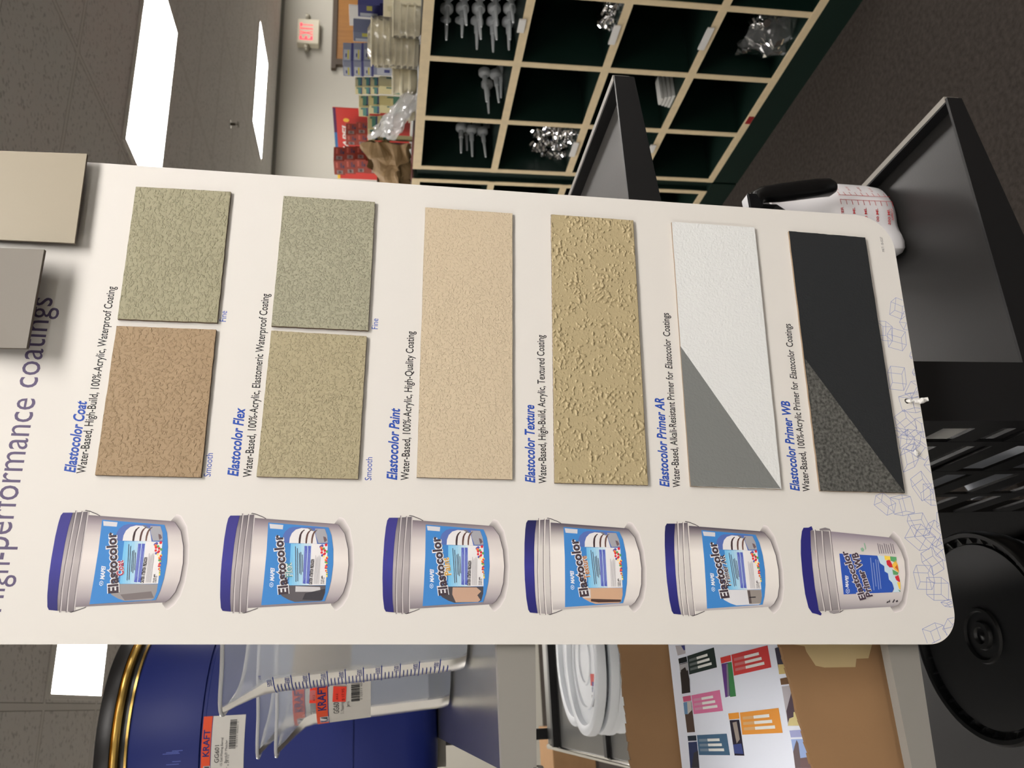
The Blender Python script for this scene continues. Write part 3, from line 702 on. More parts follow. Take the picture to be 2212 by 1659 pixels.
blockset([(797, 152), (1143, 62), (1180, 272), (822, 352)], (200, 66, 66), 0, 0, 3); blk([(692, 180), (790, 154), (797, 210), (700, 236)], (206, 66, 62))
blk([(702, 240), (762, 228), (785, 545), (740, 560)], (98, 62, 130)); blk([(762, 228), (800, 220), (842, 548), (785, 556)], (66, 128, 80)); blk([(750, 240), (766, 240), (778, 545), (764, 550)], (130, 130, 140), 2)
blockset([(415, 540), (687, 488), (718, 688), (438, 720)], (212, 118, 158), 0, 0, 3); blk([(332, 553), (408, 540), (414, 590), (340, 602)], (196, 92, 124))
blk([(340, 610), (415, 598), (450, 890), (375, 895)], (84, 70, 62)); blk([(340, 610), (378, 604), (388, 720), (352, 720)], (104, 140, 176), 2); blk([(378, 604), (415, 598), (424, 680), (385, 720)], (190, 188, 182), 3)
blockset([(878, 705), (1248, 660), (1288, 898), (902, 916)], (222, 150, 66), 0, 0, 3); blk([(767, 713), (868, 702), (876, 762), (776, 772)], (224, 150, 60))
blk([(780, 778), (872, 772), (922, 1116), (828, 1114)], (44, 40, 52)); blk([(810, 800), (850, 790), (880, 960), (850, 1000)], (150, 140, 132), 2); blk([(815, 1010), (895, 1000), (915, 1100), (830, 1095)], (64, 76, 130), 2)
blockset([(468, 920), (753, 906), (785, 1112), (488, 1110)], (72, 104, 132), 0, 0, 3); blk([(378, 928), (460, 922), (465, 972), (384, 976)], (44, 54, 66))
blk([(385, 988), (468, 982), (492, 1234), (405, 1234)], (52, 62, 96)); blk([(440, 1090), (480, 1070), (492, 1234), (420, 1234)], (60, 60, 66), 2)
blk([(262, 65), (352, 62), (360, 140), (285, 160)], (176, 172, 176)); blk([(318, 65), (352, 63), (358, 105), (345, 110)], (70, 72, 130), 2)
blk([(1212, 90), (1300, 62), (1340, 330), (1255, 335)], (62, 60, 74)); blk([(1245, 245), (1335, 240), (1345, 330), (1255, 338)], (196, 176, 120), 2); blk([(1255, 70), (1300, 62), (1312, 150), (1290, 140)], (196, 160, 150), 2)
blk([(1262, 380), (1350, 364), (1366, 430), (1272, 440)], (110, 84, 62)); blk([(1278, 455), (1390, 440), (1480, 830), (1340, 830)], (176, 172, 178)); blk([(1380, 480), (1420, 470), (1440, 690), (1395, 745), (1355, 760), (1340, 800), (1325, 690)], (82, 70, 80), 2)
blk([(1395, 700), (1445, 688), (1475, 828), (1340, 830), (1355, 760), (1395, 748)], (204, 192, 138), 3)
blk([(1352, 876), (1480, 868), (1500, 936), (1366, 942)], (158, 164, 206)); blk([(1368, 960), (1500, 956), (1580, 1234), (1412, 1234)], (150, 172, 216))
blk([(1405, 1020), (1422, 965), (1440, 1000), (1470, 1234), (1410, 1234), (1390, 1080)], (104, 92, 94), 2); blk([(1460, 1140), (1530, 1130), (1570, 1234), (1460, 1234)], (112, 92, 92), 3)
m.build('colour_blocks', INK, t, fix=False)

# ---- black bucket on the base deck
t = thing('bucket', 'black plastic bucket with ringed lid below the lower grey shelf', 'bucket', (.0525, 1.1556, .255))
bh = ZC-.866-.255
MB().lathe([(.02, .001), (.118, 0), (.122, .004), (.134, bh-.06), (.140, bh-.06), (.140, bh-.052), (.1345, bh-.05), (.1355, bh-.03)], 64).build('bucket_body', M_BLACKP, t, smooth=True)
M_BLK2 = mat('black_lid_plastic', (13, 14, 15), .33, bump=.04, bscale=60)
lidp = MB().lathe([(.1355, bh-.034), (.149, bh-.033), (.1505, bh-.004), (.147, bh+.002), (.141, bh+.001), (.1395, bh-.010), (.132, bh-.011), (.130, bh-.006), (.04, bh-.006), (.0385, bh-.002), (.0345, bh-.002), (.033, bh-.006), (.021, bh-.006), (.019, bh-.001), (.012, bh-.001), (.010, bh-.005), (.004, bh-.005), (.001, bh-.003)], 80).build('bucket_lid', M_BLK2, t, smooth=True)
for k in range(36):
    a = 2*pi*k/36; c_, s_ = cos(a), sin(a); w_ = .0012
    m = MB(); m.hexa([(.1325*c_-w_*s_, .1325*s_+w_*c_, bh-.011), (.1325*c_+w_*s_, .1325*s_-w_*c_, bh-.011), (.140*c_+w_*s_, .140*s_-w_*c_, bh-.011), (.140*c_-w_*s_, .140*s_+w_*c_, bh-.011)],
           [(.1325*c_-w_*s_, .1325*s_+w_*c_, bh-.0075), (.1325*c_+w_*s_, .1325*s_-w_*c_, bh-.0075), (.140*c_+w_*s_, .140*s_-w_*c_, bh-.0015), (.140*c_-w_*s_, .140*s_+w_*c_, bh-.0015)])
    m.build('rim_rib', M_BLK2, lidp)

# ---- brown carton far away on the carpet, beyond the left rack
t = thing('floor_carton', 'brown carton on the carpet beyond the grey rack at the lower left edge', 'carton', (-.56, 6.2, 0))
MB().box(-.30, .36, 0, .5, 0, .30).build('carton_body', M_CARD, t, bevel=.004)
MB().box(-.02, .03, -.001, .5, .2995, .3005).build('tape_strip', mat('dark_tape', (40, 36, 34), .4), t)

# ================================================================== right black rack
KX0, KX1, KY0, KY1 = .258, .690, .772, 1.32
UZ, LZ = ZC-.275, ZC-.713
t = thing('storage_rack', 'black metal rack with grey trays behind the right half of the board', 'rack', (0, 0, 0))
M_TRAY = mat('tray_grey', (66, 64, 61), .5, .1, bump=.03, bscale=300)
M_TRAYD = mat('tray_dark', (31, 30, 29), .34, .0, bump=.03, bscale=300)
M_RIMTOP = mat('rim_grey', (140, 136, 128), .5)
for z, mt, th, nm in ((UZ, M_TRAY, .014, 'upper'), (LZ, M_TRAYD, .017, 'lower')):
    kx = KX0 if nm == 'lower' else .47
    tr = MB().box(kx+.004, KX1-.006, KY0+.004, KY1-.004, z-th-.004, z-th).build('tray_deck', mt, t)
    m = MB()
    zr, zl = (z-.0245, z-.058) if nm == 'upper' else (z-.021, z-.085)
    zl = zr+(zl-zr)*(KX1-kx)/(KX1-KX0); m.hexa([(kx, KY0, zl), (KX1, KY0, zr), (KX1, KY0+.004, zr), (kx, KY0+.004, zl)], [(kx, KY0, z), (KX1, KY0, z), (KX1, KY0+.004, z), (kx, KY0+.004, z)])
    m.build('front_lip', M_BLACK, tr)
    MB().box(KX1-.006, KX1-.004, KY0+.004, KY1, z-th-.004, z).box(kx, kx+.004, KY0+.004, KY1, z-th-.004, z).box(kx+.004, KX1-.006, KY1-.004, KY1, z-th-.004, z).build('inner_rim', M_BLACK, tr)
    MB().box(KX1-.0042, KX1+.004, KY0+.004, KY1, z-.02, z+.0008).build('outer_rim', M_RIMTOP, tr)
MB().box(.47, .50, KY1, KY1+.006, 0, UZ).build('rear_post', M_BLACK, t)
fp = MB().box(KX0, KX0+.0646, KY0-.004, KY0, .0, UZ-.058).build('front_post', M_BLACK, t)
# slotted side panel: one plate pierced by long slots
YB = [KY0-.004, .7946]; cols = []; y = .7946; cols.append((.7946, .8465)); y = .8643
while y+.118 < KY1: cols.append((y, y+.118)); y += .1357
m = MB(); P0, P1 = KX0-.004, KX0; ZT = UZ-.04
ye = [KY0-.004]+[v for c in cols for v in c]+[2.05]
for k in range(0, len(ye), 2): m.box(P0, P1, ye[k], ye[k+1], 0, ZT)
zs = []; z = ZC-.6125+.0735*4
while z > .14: zs.append((z-.0395, z)); z -= .0735
edges = [ZT]+[v for (lo, hi) in zs for v in (hi, lo)]+[0]
for a, b in cols:
    for k in range(0, len(edges), 2): m.box(P0+.0003, P1-.0003, a, b, edges[k+1], edges[k])
m.build('slotted_panel', M_BLACK, t)
MB().box(KX1-.03, KX1, KY1, KY1+.006, 0, UZ).box(KX0, KX0+.03, KY1, KY1+.006, 0, UZ).build('rear_post', M_BLACK, t)
M_PALE = mat('pale_sheet', (232, 234, 236), .5)  # bright sheet added inside the rack so the upper slots look lit
t = thing('added_sheet', 'pale sheet added leaning inside the rack to brighten the upper slots', 'sheet', (KX0+.008, .99, LZ-.0165))
MB().hexa([(0, -.19, 0), (.006, -.19, 0), (.006, .22, 0), (0, .22, 0)], [(.075, -.14, .17), (.081, -.14, .17), (.115, .22, .17), (.109, .22, .17)]).build('sheet_face', M_PALE, t)
M_SACK = mat('white_sack', (205, 210, 218), .7, var=.05, vscale=8, bump=.1, bscale=30)  # sacks added behind the rack so its lower slots show bright
def sack(loc, rz, label):
    t = thing('added_sack', label, 'sack', loc, rz, 'white sacks added behind the black rack to brighten its slots')
    m = MB(); nx, ny = 24, 14
    for s_ in (0, 1):
        for j in range(ny+1):
            for i in range(nx+1):
                u, v = i/nx*2-1, j/ny*2-1; e = (1-abs(u)**4)*(1-abs(v)**4); h = (.012+.068*e**.5)
                m.v.append((u*.17, v*.22, (.08+h*(1 if s_ else -1))+.004*_n.noise(Vector((u*4, v*4, s_+loc[0])))*e))
    W = nx+1
    for s_ in (0, 1):
        for j in range(ny):
            for i in range(nx): a = s_*W*(ny+1)+j*W+i; m.f.append((a, a+1, a+W+1, a+W) if s_ else (a+W, a+W+1, a+1, a)); m.c.append(None)
    o2 = W*(ny+1); rim = [i for i in range(W)]+[j*W+nx for j in range(1, ny+1)]+[ny*W+i for i in range(nx-1, -1, -1)]+[j*W for j in range(ny-1, 0, -1)]
    for k in range(len(rim)): a, b = rim[k], rim[(k+1) % len(rim)]; m.f.append((a, b, b+o2, a+o2)); m.c.append(None)
    m.build('sack_body', M_SACK, t, smooth=True); return t
sack((.575, 1.58, 0), .06, 'lowest white sack of the added pile that brightens the black rack slots')
sack((.570, 1.60, .162), -.05, 'second white sack from the carpet in the added pile that brightens the black rack slots')
sack((.580, 1.66, .324), .03, 'third white sack of the added pile that brightens the black rack slots')
sack((.575, 1.74, .486), -.02, 'topmost white sack of the added pile that brightens the black rack slots')

# ---- white jug with red scale on the lower tray
JZ = LZ-.017
jr = .066
jc = Vector((.6245, .992, JZ))
t = thing('measuring_jug', 'white plastic jug with red scale and black handle on the lower black tray', 'measuring jug', jc)
M_JUG = mat('milky_plastic', (226, 224, 226), .38, spec=.5)
JH = .180; m = MB(); n = 64
prof = [(.001, 0), (jr-.020, 0), (jr-.008, .003), (jr-.001, .012), (jr+.001, .03), (jr+.002, .075), (jr+.0015, .088), (jr-.006, .104), (jr-.022, .135), (jr-.027, .16), (jr-.027, JH-.01), (jr-.022, JH), (jr-.026, JH)]
for r, z in prof:
    for k in range(n):
        a = 2*pi*k/n; da = abs((a-rad(224)+pi) % (2*pi)-pi); q = .027*math.exp(-(da/.26)**2)*(1 if z < .03 else max(0, 1-(z-.03)/.05))*(1 if r > .02 else 0)
        m.v.append(((r+q)*cos(a), (r+q)*sin(a), z))
for j in range(len(prof)-1):
    for k in range(n): m.f.append((j*n+k, j*n+(k+1) % n, (j+1)*n+(k+1) % n, (j+1)*n+k)); m.c.append(None)
m.build('jug_body', M_JUG, t, smooth=True)
def jug_pt(x, y):
    d = ray(x, y); o = EYE-jc; a = d.x**2+d.y**2; r = jr+.003; b = o.x*d.x+o.y*d.y; c = o.x**2+o.y**2-r*r
    D = b*b-a*c; k = (-b-math.sqrt(max(0, D)))/a; p = o+d*k; return math.atan2(p.y, p.x), p.z
def jf(a, z, l=1): r = jr+.0017+.0006*l; return (r*cos(a), r*sin(a), z)
RI = (190, 52, 56); m = MB()
def jline(p, q, wd=.0007):
    (a0, z0), (a1, z1) = p, q
    if abs(a1-a0)*jr > abs(z1-z0):
        for k in range(4): m.poly([jf(a0+(a1-a0)*k/4, z0+(z1-z0)*k/4-wd/2), jf(a0+(a1-a0)*(k+1)/4, z0+(z1-z0)*(k+1)/4-wd/2), jf(a0+(a1-a0)*(k+1)/4, z0+(z1-z0)*(k+1)/4+wd/2), jf(a0+(a1-a0)*k/4, z0+(z1-z0)*k/4+wd/2)], RI)
    else:
        e = wd/2/jr; m.poly([jf(a0-e, z0), jf(a0+e, z0), jf(a1+e, z1), jf(a1-e, z1)], RI)
def j8(x, y): return jug_pt(1600+x/5.183, 380+y/5.183)
a_s, z_t = j8(1115, 258); a_e, z_b = j8(1690, 272); jline((a_s, z_t), (a_s, z_b))
a_b0 = j8(1130, 312)[0]
for k in range(10): z = z_t+(z_b-z_t)*k/9; jline((a_s, z), (a_b0, z))
for k, s in enumerate(('1 LITER', '800 ML', '600 ML', '400 ML', '200 ML')):
    z = z_t+(z_b-z_t)*(k*2)/9; put_text(m, s, lambda a, b, l, z=z: jf(a_b0-.42+a/jr, z-.0016+b), .0235, .0036, RI, bold=.02)
a_r = j8(1090, 205)[0]; jline((a_r, z_t), (a_r, z_b))
for k in range(9): z = z_t+(z_b-z_t)*(k+.3)/9; jline((a_r, z), (a_r+.10, z+.0015))
for k in range(4): z = z_t+(z_b-z_t)*(k*2+.6)/9; put_text(m, str(32-8*k)+' OZ', lambda a, b, l, z=z: jf(a_r+.16+a/jr, z+b), .012, .003, RI)
aq, zq = a_b0-.30, max(.013, z_b-.011); put_text(m, 'APPROX', lambda a, b, l: jf(aq-.02+a/jr, zq+.001+b), .018, .0035, RI)
aq, zq = j8(1745, 960)
m.build('red_scale', INK, t, fix=False); m = MB()
tri = [(aq-.12, zq+.012), (aq+.32, zq+.006), (aq+.08, zq-.012)]
for i in range(3): jline(tri[i], tri[(i+1) % 3])
m.build('red_emblem', INK, t, fix=False)
m = MB()
def jw(x, y, Y_, Y=.895): p = on_y(x, y, Y); return (p.x-jc.x, p.y-jc.y, p.z-jc.z)
hp = [jw(1632, 446, .965), jw(1634, 428, .965), jw(1650, 420, .965), jw(1680, 417, .965), jw(1720, 412, .965), jw(1760, 407, .965), jw(1790, 405, .965), jw(1802, 404, .965)]
m.tube(hp, [.009, .011, .0115, .0125, .0130, .0130, .0125, .008], 16); m.build('grip', M_BLACKP, t, smooth=True)
m = MB()
q0 = jw(1628, 440, .965)
m.box(q0[0]-.014, q0[0]+.010, q0[1]-.010, q0[1]+.010, q0[2]-.007, q0[2]+.012)
m.hexa([(q0[0]-.05, q0[1]-.006, q0[2]-.012), (q0[0]-.012, q0[1]-.006, q0[2]-.004), (q0[0]-.012, q0[1]+.010, q0[2]-.004), (q0[0]-.05, q0[1]+.010, q0[2]-.012)], [(q0[0]-.05, q0[1]-.006, q0[2]+.002), (q0[0]-.012, q0[1]-.006, q0[2]+.012), (q0[0]-.012, q0[1]+.010, q0[2]+.012), (q0[0]-.05, q0[1]+.010, q0[2]+.002)])
m.build('bracket', mat('bracket_black', (30, 31, 33), .15, .4), t, bevel=.002)
r0 = jw(1700, 452, .965)
MB().hexa([(-.01, -.036, JH-.045), (q0[0]-.004, q0[1]-.008, q0[2]-.030), (q0[0]-.004, q0[1]+.008, q0[2]-.030), (.01, -.030, JH-.045)], [(-.01, -.036, JH-.006), (q0[0]-.004, q0[1]-.008, q0[2]-.004), (q0[0]-.004, q0[1]+.008, q0[2]-.004), (.01, -.030, JH-.006)]).build('handle_arm', M_BLACKP, t, bevel=.003)
# ================================================================== the white sample board
BXV = Vector((.998082, -.045920, -.041516)); BYV = Vector((.042340, .017104, .998957)); BXV.normalize()
BZV = BXV.cross(BYV).normalized(); BYV = BZV.cross(BXV)
BO = EYE + ray(1106, 830)*.8
board = thing('sample_board', 'large white board of paint coating samples and printed buckets', 'display board')
board.matrix_world = Matrix(((BXV.x, BYV.x, BZV.x, BO.x), (BXV.y, BYV.y, BZV.y, BO.y), (BXV.z, BYV.z, BZV.z, BO.z), (0, 0, 0, 1)))
def B(x, y, h=0.0):                            # point of the photograph -> point on the board (h above its face)
    d = ray(x, y); k = ((BO-EYE).dot(BZV)+h)/d.dot(BZV); p = EYE+d*k-BO
    return p.dot(BXV), p.dot(BYV)
LAY = .00004
def bp(x, y, l=1): a, b = B(x, y); return (a, b, LAY*l)
def fl(a, b, l=1): return (a, b, LAY*l)
S_L, S_R, T_B, T_T = -.2377, .2108, -.4193, .520
def rounded(cx_, cy_, r, a0, n=14): return [(cx_+r*cos(a0+pi/2*k/n), cy_+r*sin(a0+pi/2*k/n)) for k in range(n+1)]
rc = .034
outline = rounded(S_L+.030, T_B+.030, .030, pi)+rounded(S_R-.040, T_B+.040, .040, -pi/2)+rounded(S_R-rc, T_T-rc, rc, 0)+rounded(S_L+rc, T_T-rc, rc, pi/2)
cu = bpy.data.curves.new('outline', 'CURVE'); cu.dimensions = '2D'; cu.fill_mode = 'BOTH'; cu.extrude = .002
def spl(pts):
    s = cu.splines.new('POLY'); s.points.add(len(pts)-1); s.use_cyclic_u = True
    for q, p in zip(s.points, pts): q.co = (p[0], p[1], 0, 1)
spl(outline)
hole1, hole2 = B(1960, 866), B(1979, 977)
for h_ in (hole1, hole2): spl([(h_[0]+.0030*cos(2*pi*k/16), h_[1]+.0030*sin(2*pi*k/16)) for k in range(16)])
tmp = bpy.data.objects.new('tmp', cu); me = bpy.data.meshes.new_from_object(tmp); bpy.data.objects.remove(tmp)
for v in me.vertices: v.co.z -= .002
M_BOARD = mat('board_white', (216, 213, 207), .55, spec=.3, bump=.02, bscale=500)
me.name = 'panel'; me.materials.clear(); me.materials.append(M_BOARD)
for p in me.polygons: p.use_smooth = False
o = bpy.data.objects.new('panel', me); COL.objects.link(o); o.parent = board

# ---- coated samples glued to the board
def ap(r, g, b):                               # paint colour judged against the white board around it
    ref = lin((224, 215, 203)); wb = lin((216, 213, 207)); L = lin((r, g, b)); out = []
    for i in range(3):
        v = min(.95, L[i]/ref[i]*wb[i]); out.append(255*(v*12.92 if v <= .0031308 else 1.055*v**(1/2.4)-.055))
    return tuple(out)
def coat_mat(name, c, fine=1.0, scale=300, kind='noise', stretch=(1, 1, 1), rough=.6, dist=.0012, speck=0):
    m = bpy.data.materials.new(name); m.use_nodes = True; nt = m.node_tree; b = nt.nodes['Principled BSDF']
    b.inputs['Roughness'].default_value = rough; b.inputs['Specular IOR Level'].default_value = .35
    L = lin(c); b.inputs['Base Color'].default_value = (*L, 1)
    tc = nt.nodes.new('ShaderNodeTexCoord'); mp = nt.nodes.new('ShaderNodeMapping'); mp.inputs['Scale'].default_value = stretch; nt.links.new(tc.outputs['Object'], mp.inputs[0])
    def noise(sc, det=3, dst=0.0):
        n = nt.nodes.new('ShaderNodeTexNoise'); n.inputs['Scale'].default_value = sc; n.inputs['Detail'].default_value = det; n.inputs['Distortion'].default_value = dst; nt.links.new(mp.outputs[0], n.inputs['Vector']); return n.outputs[0]
    def ramp(s, a, z):
        r = nt.nodes.new('ShaderNodeMapRange'); r.inputs[1].default_value = a; r.inputs[2].default_value = z; nt.links.new(s, r.inputs[0]); return r.outputs[0]
    def op(o_, a, b_):
        n = nt.nodes.new('ShaderNodeMath'); n.operation = o_
        for i, v in enumerate((a, b_)):
            if isinstance(v, float): n.inputs[i].default_value = v
            else: nt.links.new(v, n.inputs[i])
        return n.outputs[0]
    if kind == 'noise': h = op('ADD', op('MULTIPLY', ramp(noise(scale, 4, .6), .50, .86), 1.0), op('MULTIPLY', noise(scale*.16, 2), .9))
    elif kind == 'lumps': h = op('ADD', op('MULTIPLY', op('MULTIPLY', ramp(noise(scale, 5, .8), .52, .66), ramp(noise(scale*.22, 3, 1.2), .42, .58)), 1.0), op('MULTIPLY', noise(scale*.15, 2), .6))
    elif kind == 'stipple': h = op('ADD', noise(scale, 3, .3), op('MULTIPLY', noise(scale*.35, 2), .6))
    bm_ = nt.nodes.new('ShaderNodeBump'); bm_.inputs['Strength'].default_value = fine; bm_.inputs['Distance'].default_value = dist
    nt.links.new(h, bm_.inputs['Height']); nt.links.new(bm_.outputs[0], b.inputs['Normal'])
    if speck:
        r = nt.nodes.new('ShaderNodeValToRGB'); r.color_ramp.elements[0].position = .35; r.color_ramp.elements[1].position = .68
        r.color_ramp.elements[0].color = (*[v*(1-speck) for v in L], 1); r.color_ramp.elements[1].color = (*[v*(1+speck) for v in L], 1)
        nt.links.new(noise(scale*.8, 5), r.inputs[0]); nt.links.new(r.outputs[0], b.inputs['Base Color'])
    return m
M_HARD = mat('hardboard_edge', (92, 70, 52), .8)
def slab(name, label, corners, th, m, edge=M_HARD):
    """corners: photo points TL,TR,BR,BL of the front face (as read upright), th above the board"""
    q = [B(x, y, th) for x, y in corners]; rnd = random.Random(len(label)); n = 24
    out = []
    for i in range(4):
        a, b = q[i], q[(i+1) % 4]
        for k in range(n):
            f = k/n; j = rnd.uniform(-.00018, .00018) if k else 0; out.append((a[0]+(b[0]-a[0])*f+j, a[1]+(b[1]-a[1])*f+j))
    mb = MB(); N = len(out)
    mb.v = [(x, y, th) for x, y in out]+[(x, y, .0002) for x, y in out]
    mb.f = [tuple(range(N))]; mb.c = [None]
    for k in range(N): k2 = (k+1) % N; mb.f.append((k, k+N, k2+N, k2)); mb.c.append(None)
    o = mb.build(name, m, board); o.data.materials.append(edge)
    for p in o.data.polygons: p.material_index = 0 if len(p.vertices) > 4 else 1
    o['label'] = label; return o
slab('coating_sample', 'tan brown smooth coated sample', [(205, 1026), (251.7, 704), (467, 712), (434, 1031)], .0030, coat_mat('tan_coat', ap(166, 138, 104), .95, 330, stretch=(1, 1.0, 1)))
slab('coating_sample', 'grey green fine coated sample', [(253.6, 689), (293.7, 403), (498.5, 414), (469, 697)], .0030, coat_mat('greygreen_coat', ap(162, 153, 122), 1.0, 480, stretch=(.7, 1, 1)))
slab('coating_sample', 'khaki smooth coated sample', [(554, 1029), (586, 714), (792, 726), (773, 1035)], .0030, coat_mat('khaki_coat', ap(174, 159, 124), .9, 460))
slab('coating_sample', 'pale grey green fine coated sample', [(586, 704), (613, 423), (810, 436), (795, 714)], .0030, coat_mat('pale_coat', ap(165, 158, 131), 1.0, 520))
slab('coating_sample', 'long peach beige coated sample', [(900, 1031), (918.5, 448), (1107, 461), (1107, 1036)], .0026, coat_mat('peach_coat', ap(206, 184, 152), .65, 460))
def relief(name, label, corners, th, m, hfun, nx, ny, edge=M_HARD):
    """slab whose coated face is modelled as real relief"""
    q = [B(x, y, th) for x, y in corners]; mb = MB()
    for j in range(ny+1):
        for i in range(nx+1):
            u, v = i/nx, j/ny
            x = (q[0][0]*(1-u)+q[1][0]*u)*(1-v)+(q[3][0]*(1-u)+q[2][0]*u)*v; y = (q[0][1]*(1-u)+q[1][1]*u)*(1-v)+(q[3][1]*(1-u)+q[2][1]*u)*v
            e = 1 if 0 < i < nx and 0 < j < ny else 0
            jx, jy = (0, 0) if e else (.0003*_n.noise(Vector((x*400, y*400, 1))), .0003*_n.noise(Vector((x*400, y*400, 5))))
            mb.v.append((x+jx, y+jy, th+hfun(x, y)*e))
    W = nx+1
    for j in range(ny):
        for i in range(nx): a = j*W+i; mb.f.append((a, a+W, a+W+1, a+1)); mb.c.append(None)
    nface = len(mb.f)
    rim = [j*W for j in range(ny)]+[ny*W+i for i in range(nx)]+[j*W+nx for j in range(ny, 0, -1)]+[i for i in range(nx, 0, -1)]
    b0 = len(mb.v); mb.v += [(mb.v[k][0], mb.v[k][1], .0002) for k in rim]; N = len(rim)
    for k in range(N): mb.f.append((rim[k], b0+k, b0+(k+1) % N, rim[(k+1) % N])); mb.c.append(None)
    o = mb.build(name, m, board, fix=False); o.data.materials.append(edge)
    for p in o.data.polygons: p.material_index = 0 if p.index < nface else 1; p.use_smooth = p.index < nface
    o['label'] = label; return o
def sand(x, y):
    p = Vector((x*330, y*330, 3.1)); d = _n.noise(Vector((x*70, y*70, 9.))); a = _n.noise(p)+.6*_n.noise(p*2.1)
    k = max(0, a*1.0+d*.55-.19); return .0012*min(1, k*1.9)+.00010*_n.noise(p*3)
relief('coating_sample', 'long sandy sample with coarse rough texture', [(1198, 1043), (1190.5, 463), (1368, 476), (1400, 1048)], .0028, coat_mat('rough_sand_coat', ap(180, 160, 120), .25, 700, 'stipple', dist=.0008, rough=.55), sand, 520, 180)
M_PLY = mat('plywood_edge', (140, 120, 98), .8)
slab('coating_sample', 'long white stippled primer sample', [(1492, 1050), (1451, 479), (1630, 491), (1688, 1056)], .0028, coat_mat('white_stipple', ap(226, 222, 214), .45, 420, 'stipple', dist=.0012), M_PLY)
slab('coating_sample', 'long black primer sample', [(1772, 1060), (1704, 499), (1869, 513), (1955, 1065)], .0028, coat_mat('black_primer', (34, 36, 38), .35, 500, 'stipple', rough=.75), M_PLY)
def patch(name, label, pts, th, m, jag=.0004):
    q = [B(x, y, th) for x, y in pts]; rnd = random.Random(3); out = []
    for i in range(len(q)):
        a, b = q[i], q[(i+1) % len(q)]
        for k in range(40): f = k/40; j = rnd.uniform(-jag, jag) if (i == len(q)-1 and k) else 0; out.append((a[0]+(b[0]-a[0])*f+j, a[1]+(b[1]-a[1])*f+j*.5))
    mb = MB(); mb.poly([(x, y, th+.00005) for x, y in out]); o = mb.build(name, m, board, fix=False); o['label'] = label; return o
patch('uncoated_patch', 'grey uncoated triangle on the white sample', [(1469.5, 747), (1492, 1050), (1686, 1055)], .0028, coat_mat('grey_base', ap(124, 123, 117), .35, 420, 'stipple'))
patch('uncoated_patch', 'speckled dark grey triangle on the black sample', [(1739, 775), (1772, 1060), (1954, 1064)], .0028, coat_mat('speckled_base', (84, 84, 80), .4, 420, 'stipple', speck=.55))

# ---- printed words
def words(mb, txt, p0, p1, cap, c, bold=0.0, shear=0.0, l=2, space=1.0):
    a = B(*p0); b = B(*p1); L = math.hypot(b[0]-a[0], 1e-9); put_text(mb, txt, lambda u, v, l_: (a[0]+u, a[1]+v, LAY*l), L, cap, c, bold, shear, l, space)
PX = .000443
TITLE = (92, 82, 112)
m = MB()
words(m, 'High-', (2, 1322), (12, 1194), 50*PX, TITLE); 
a = B(35, 1090)
for s, y0, y1 in (('performance', 1187, 861), ('coatings', 838, 643.7)):
    words(m, s, (113-.177*(y0-644), y0), (113-.177*(y1-644), y1), 50*PX, TITLE)
m.build('title_lettering', INK, board, fix=False)
HB = (40, 78, 168); DK = (40, 38, 40)
heads = [('Elastocolor Coat', (162, 1021), (184, 866)), ('Elastocolor Flex', (514, 1029), (528, 881)), ('Elastocolor Paint', (857, 1037), (864, 882)),
         ('Elastocolor Texture', (1155.4, 1043), (1154.3, 875)), ('Elastocolor Primer AR', (1445.6, 1052), (1433, 860)), ('Elastocolor Primer WB', (1727, 1060.6), (1707.7, 867))]
for s, p, q in heads:
    m = MB(); words(m, s, p, q, 20*PX, HB, bold=.028, shear=.22, space=1.02); m.build('heading_lettering', INK, board, fix=False)
desc = [('Water-Based, High-Build, 100%-Acrylic, Waterproof Coating', (184, 1023), (241, 619)), ('Water-Based, 100%-Acrylic, Elastomeric Waterproof Coating', (542.7, 1031), (582, 635)),
        ('Water-Based, 100%-Acrylic, High-Quality Coating', (882.7, 1037.7), (894, 716)), ('Water-Based, High-Build, Acrylic, Textured Coating', (1180.2, 1044.6), (1177, 724))]
for s, p, q in desc:
    m = MB(); words(m, s, p, q, 16*PX, DK, .012); m.build('description_lettering', INK, board, fix=False)
def split_line(p0, parts):
    m = MB(); t0 = B(*p0)[1]
    for s, xa, ya, xb, yb, sh in parts:
        a = B(xa, ya); b = B(xb, yb); put_text(m, s, lambda u, v, l_, a=a: (a[0]+u, t0+v, LAY*2), b[0]-a[0], 16*PX, DK, .012, sh)
    m.build('description_lettering', INK, board, fix=False)
split_line((1469.5, 1053), [('Water-Based, Alkali-Resistant Primer for', 1469.5, 1053, 1455, 803, 0), ('Elastocolor', 1455, 797, 1450, 733, .22), ('Coatings', 1449, 727, 1447, 676.5, 0)])
split_line((1749.6, 1062), [('Water-Based, 100%-Acrylic Primer for', 1749.6, 1062, 1726, 825, 0), ('Elastocolor', 1725, 819, 1719, 756, .22), ('Coatings', 1718, 750, 1713, 700, 0)])
m = MB()
for s, p, q in (('Smooth', (454.6, 1029.6), (459, 979)), ('Fine', (488, 695), (491, 672)), ('Smooth', (802, 1037.7), (806, 988)), ('Fine', (816, 711.3), (818, 688.5))):
    words(m, s, p, q, 13*PX, HB)
m.build('finish_captions', INK, board, fix=False)
m = MB(); words(m, 'MKT: 18-0237', (1911, 544), (1906, 512), 6*PX, (80, 80, 82)); m.build('small_print', INK, board, fix=False)

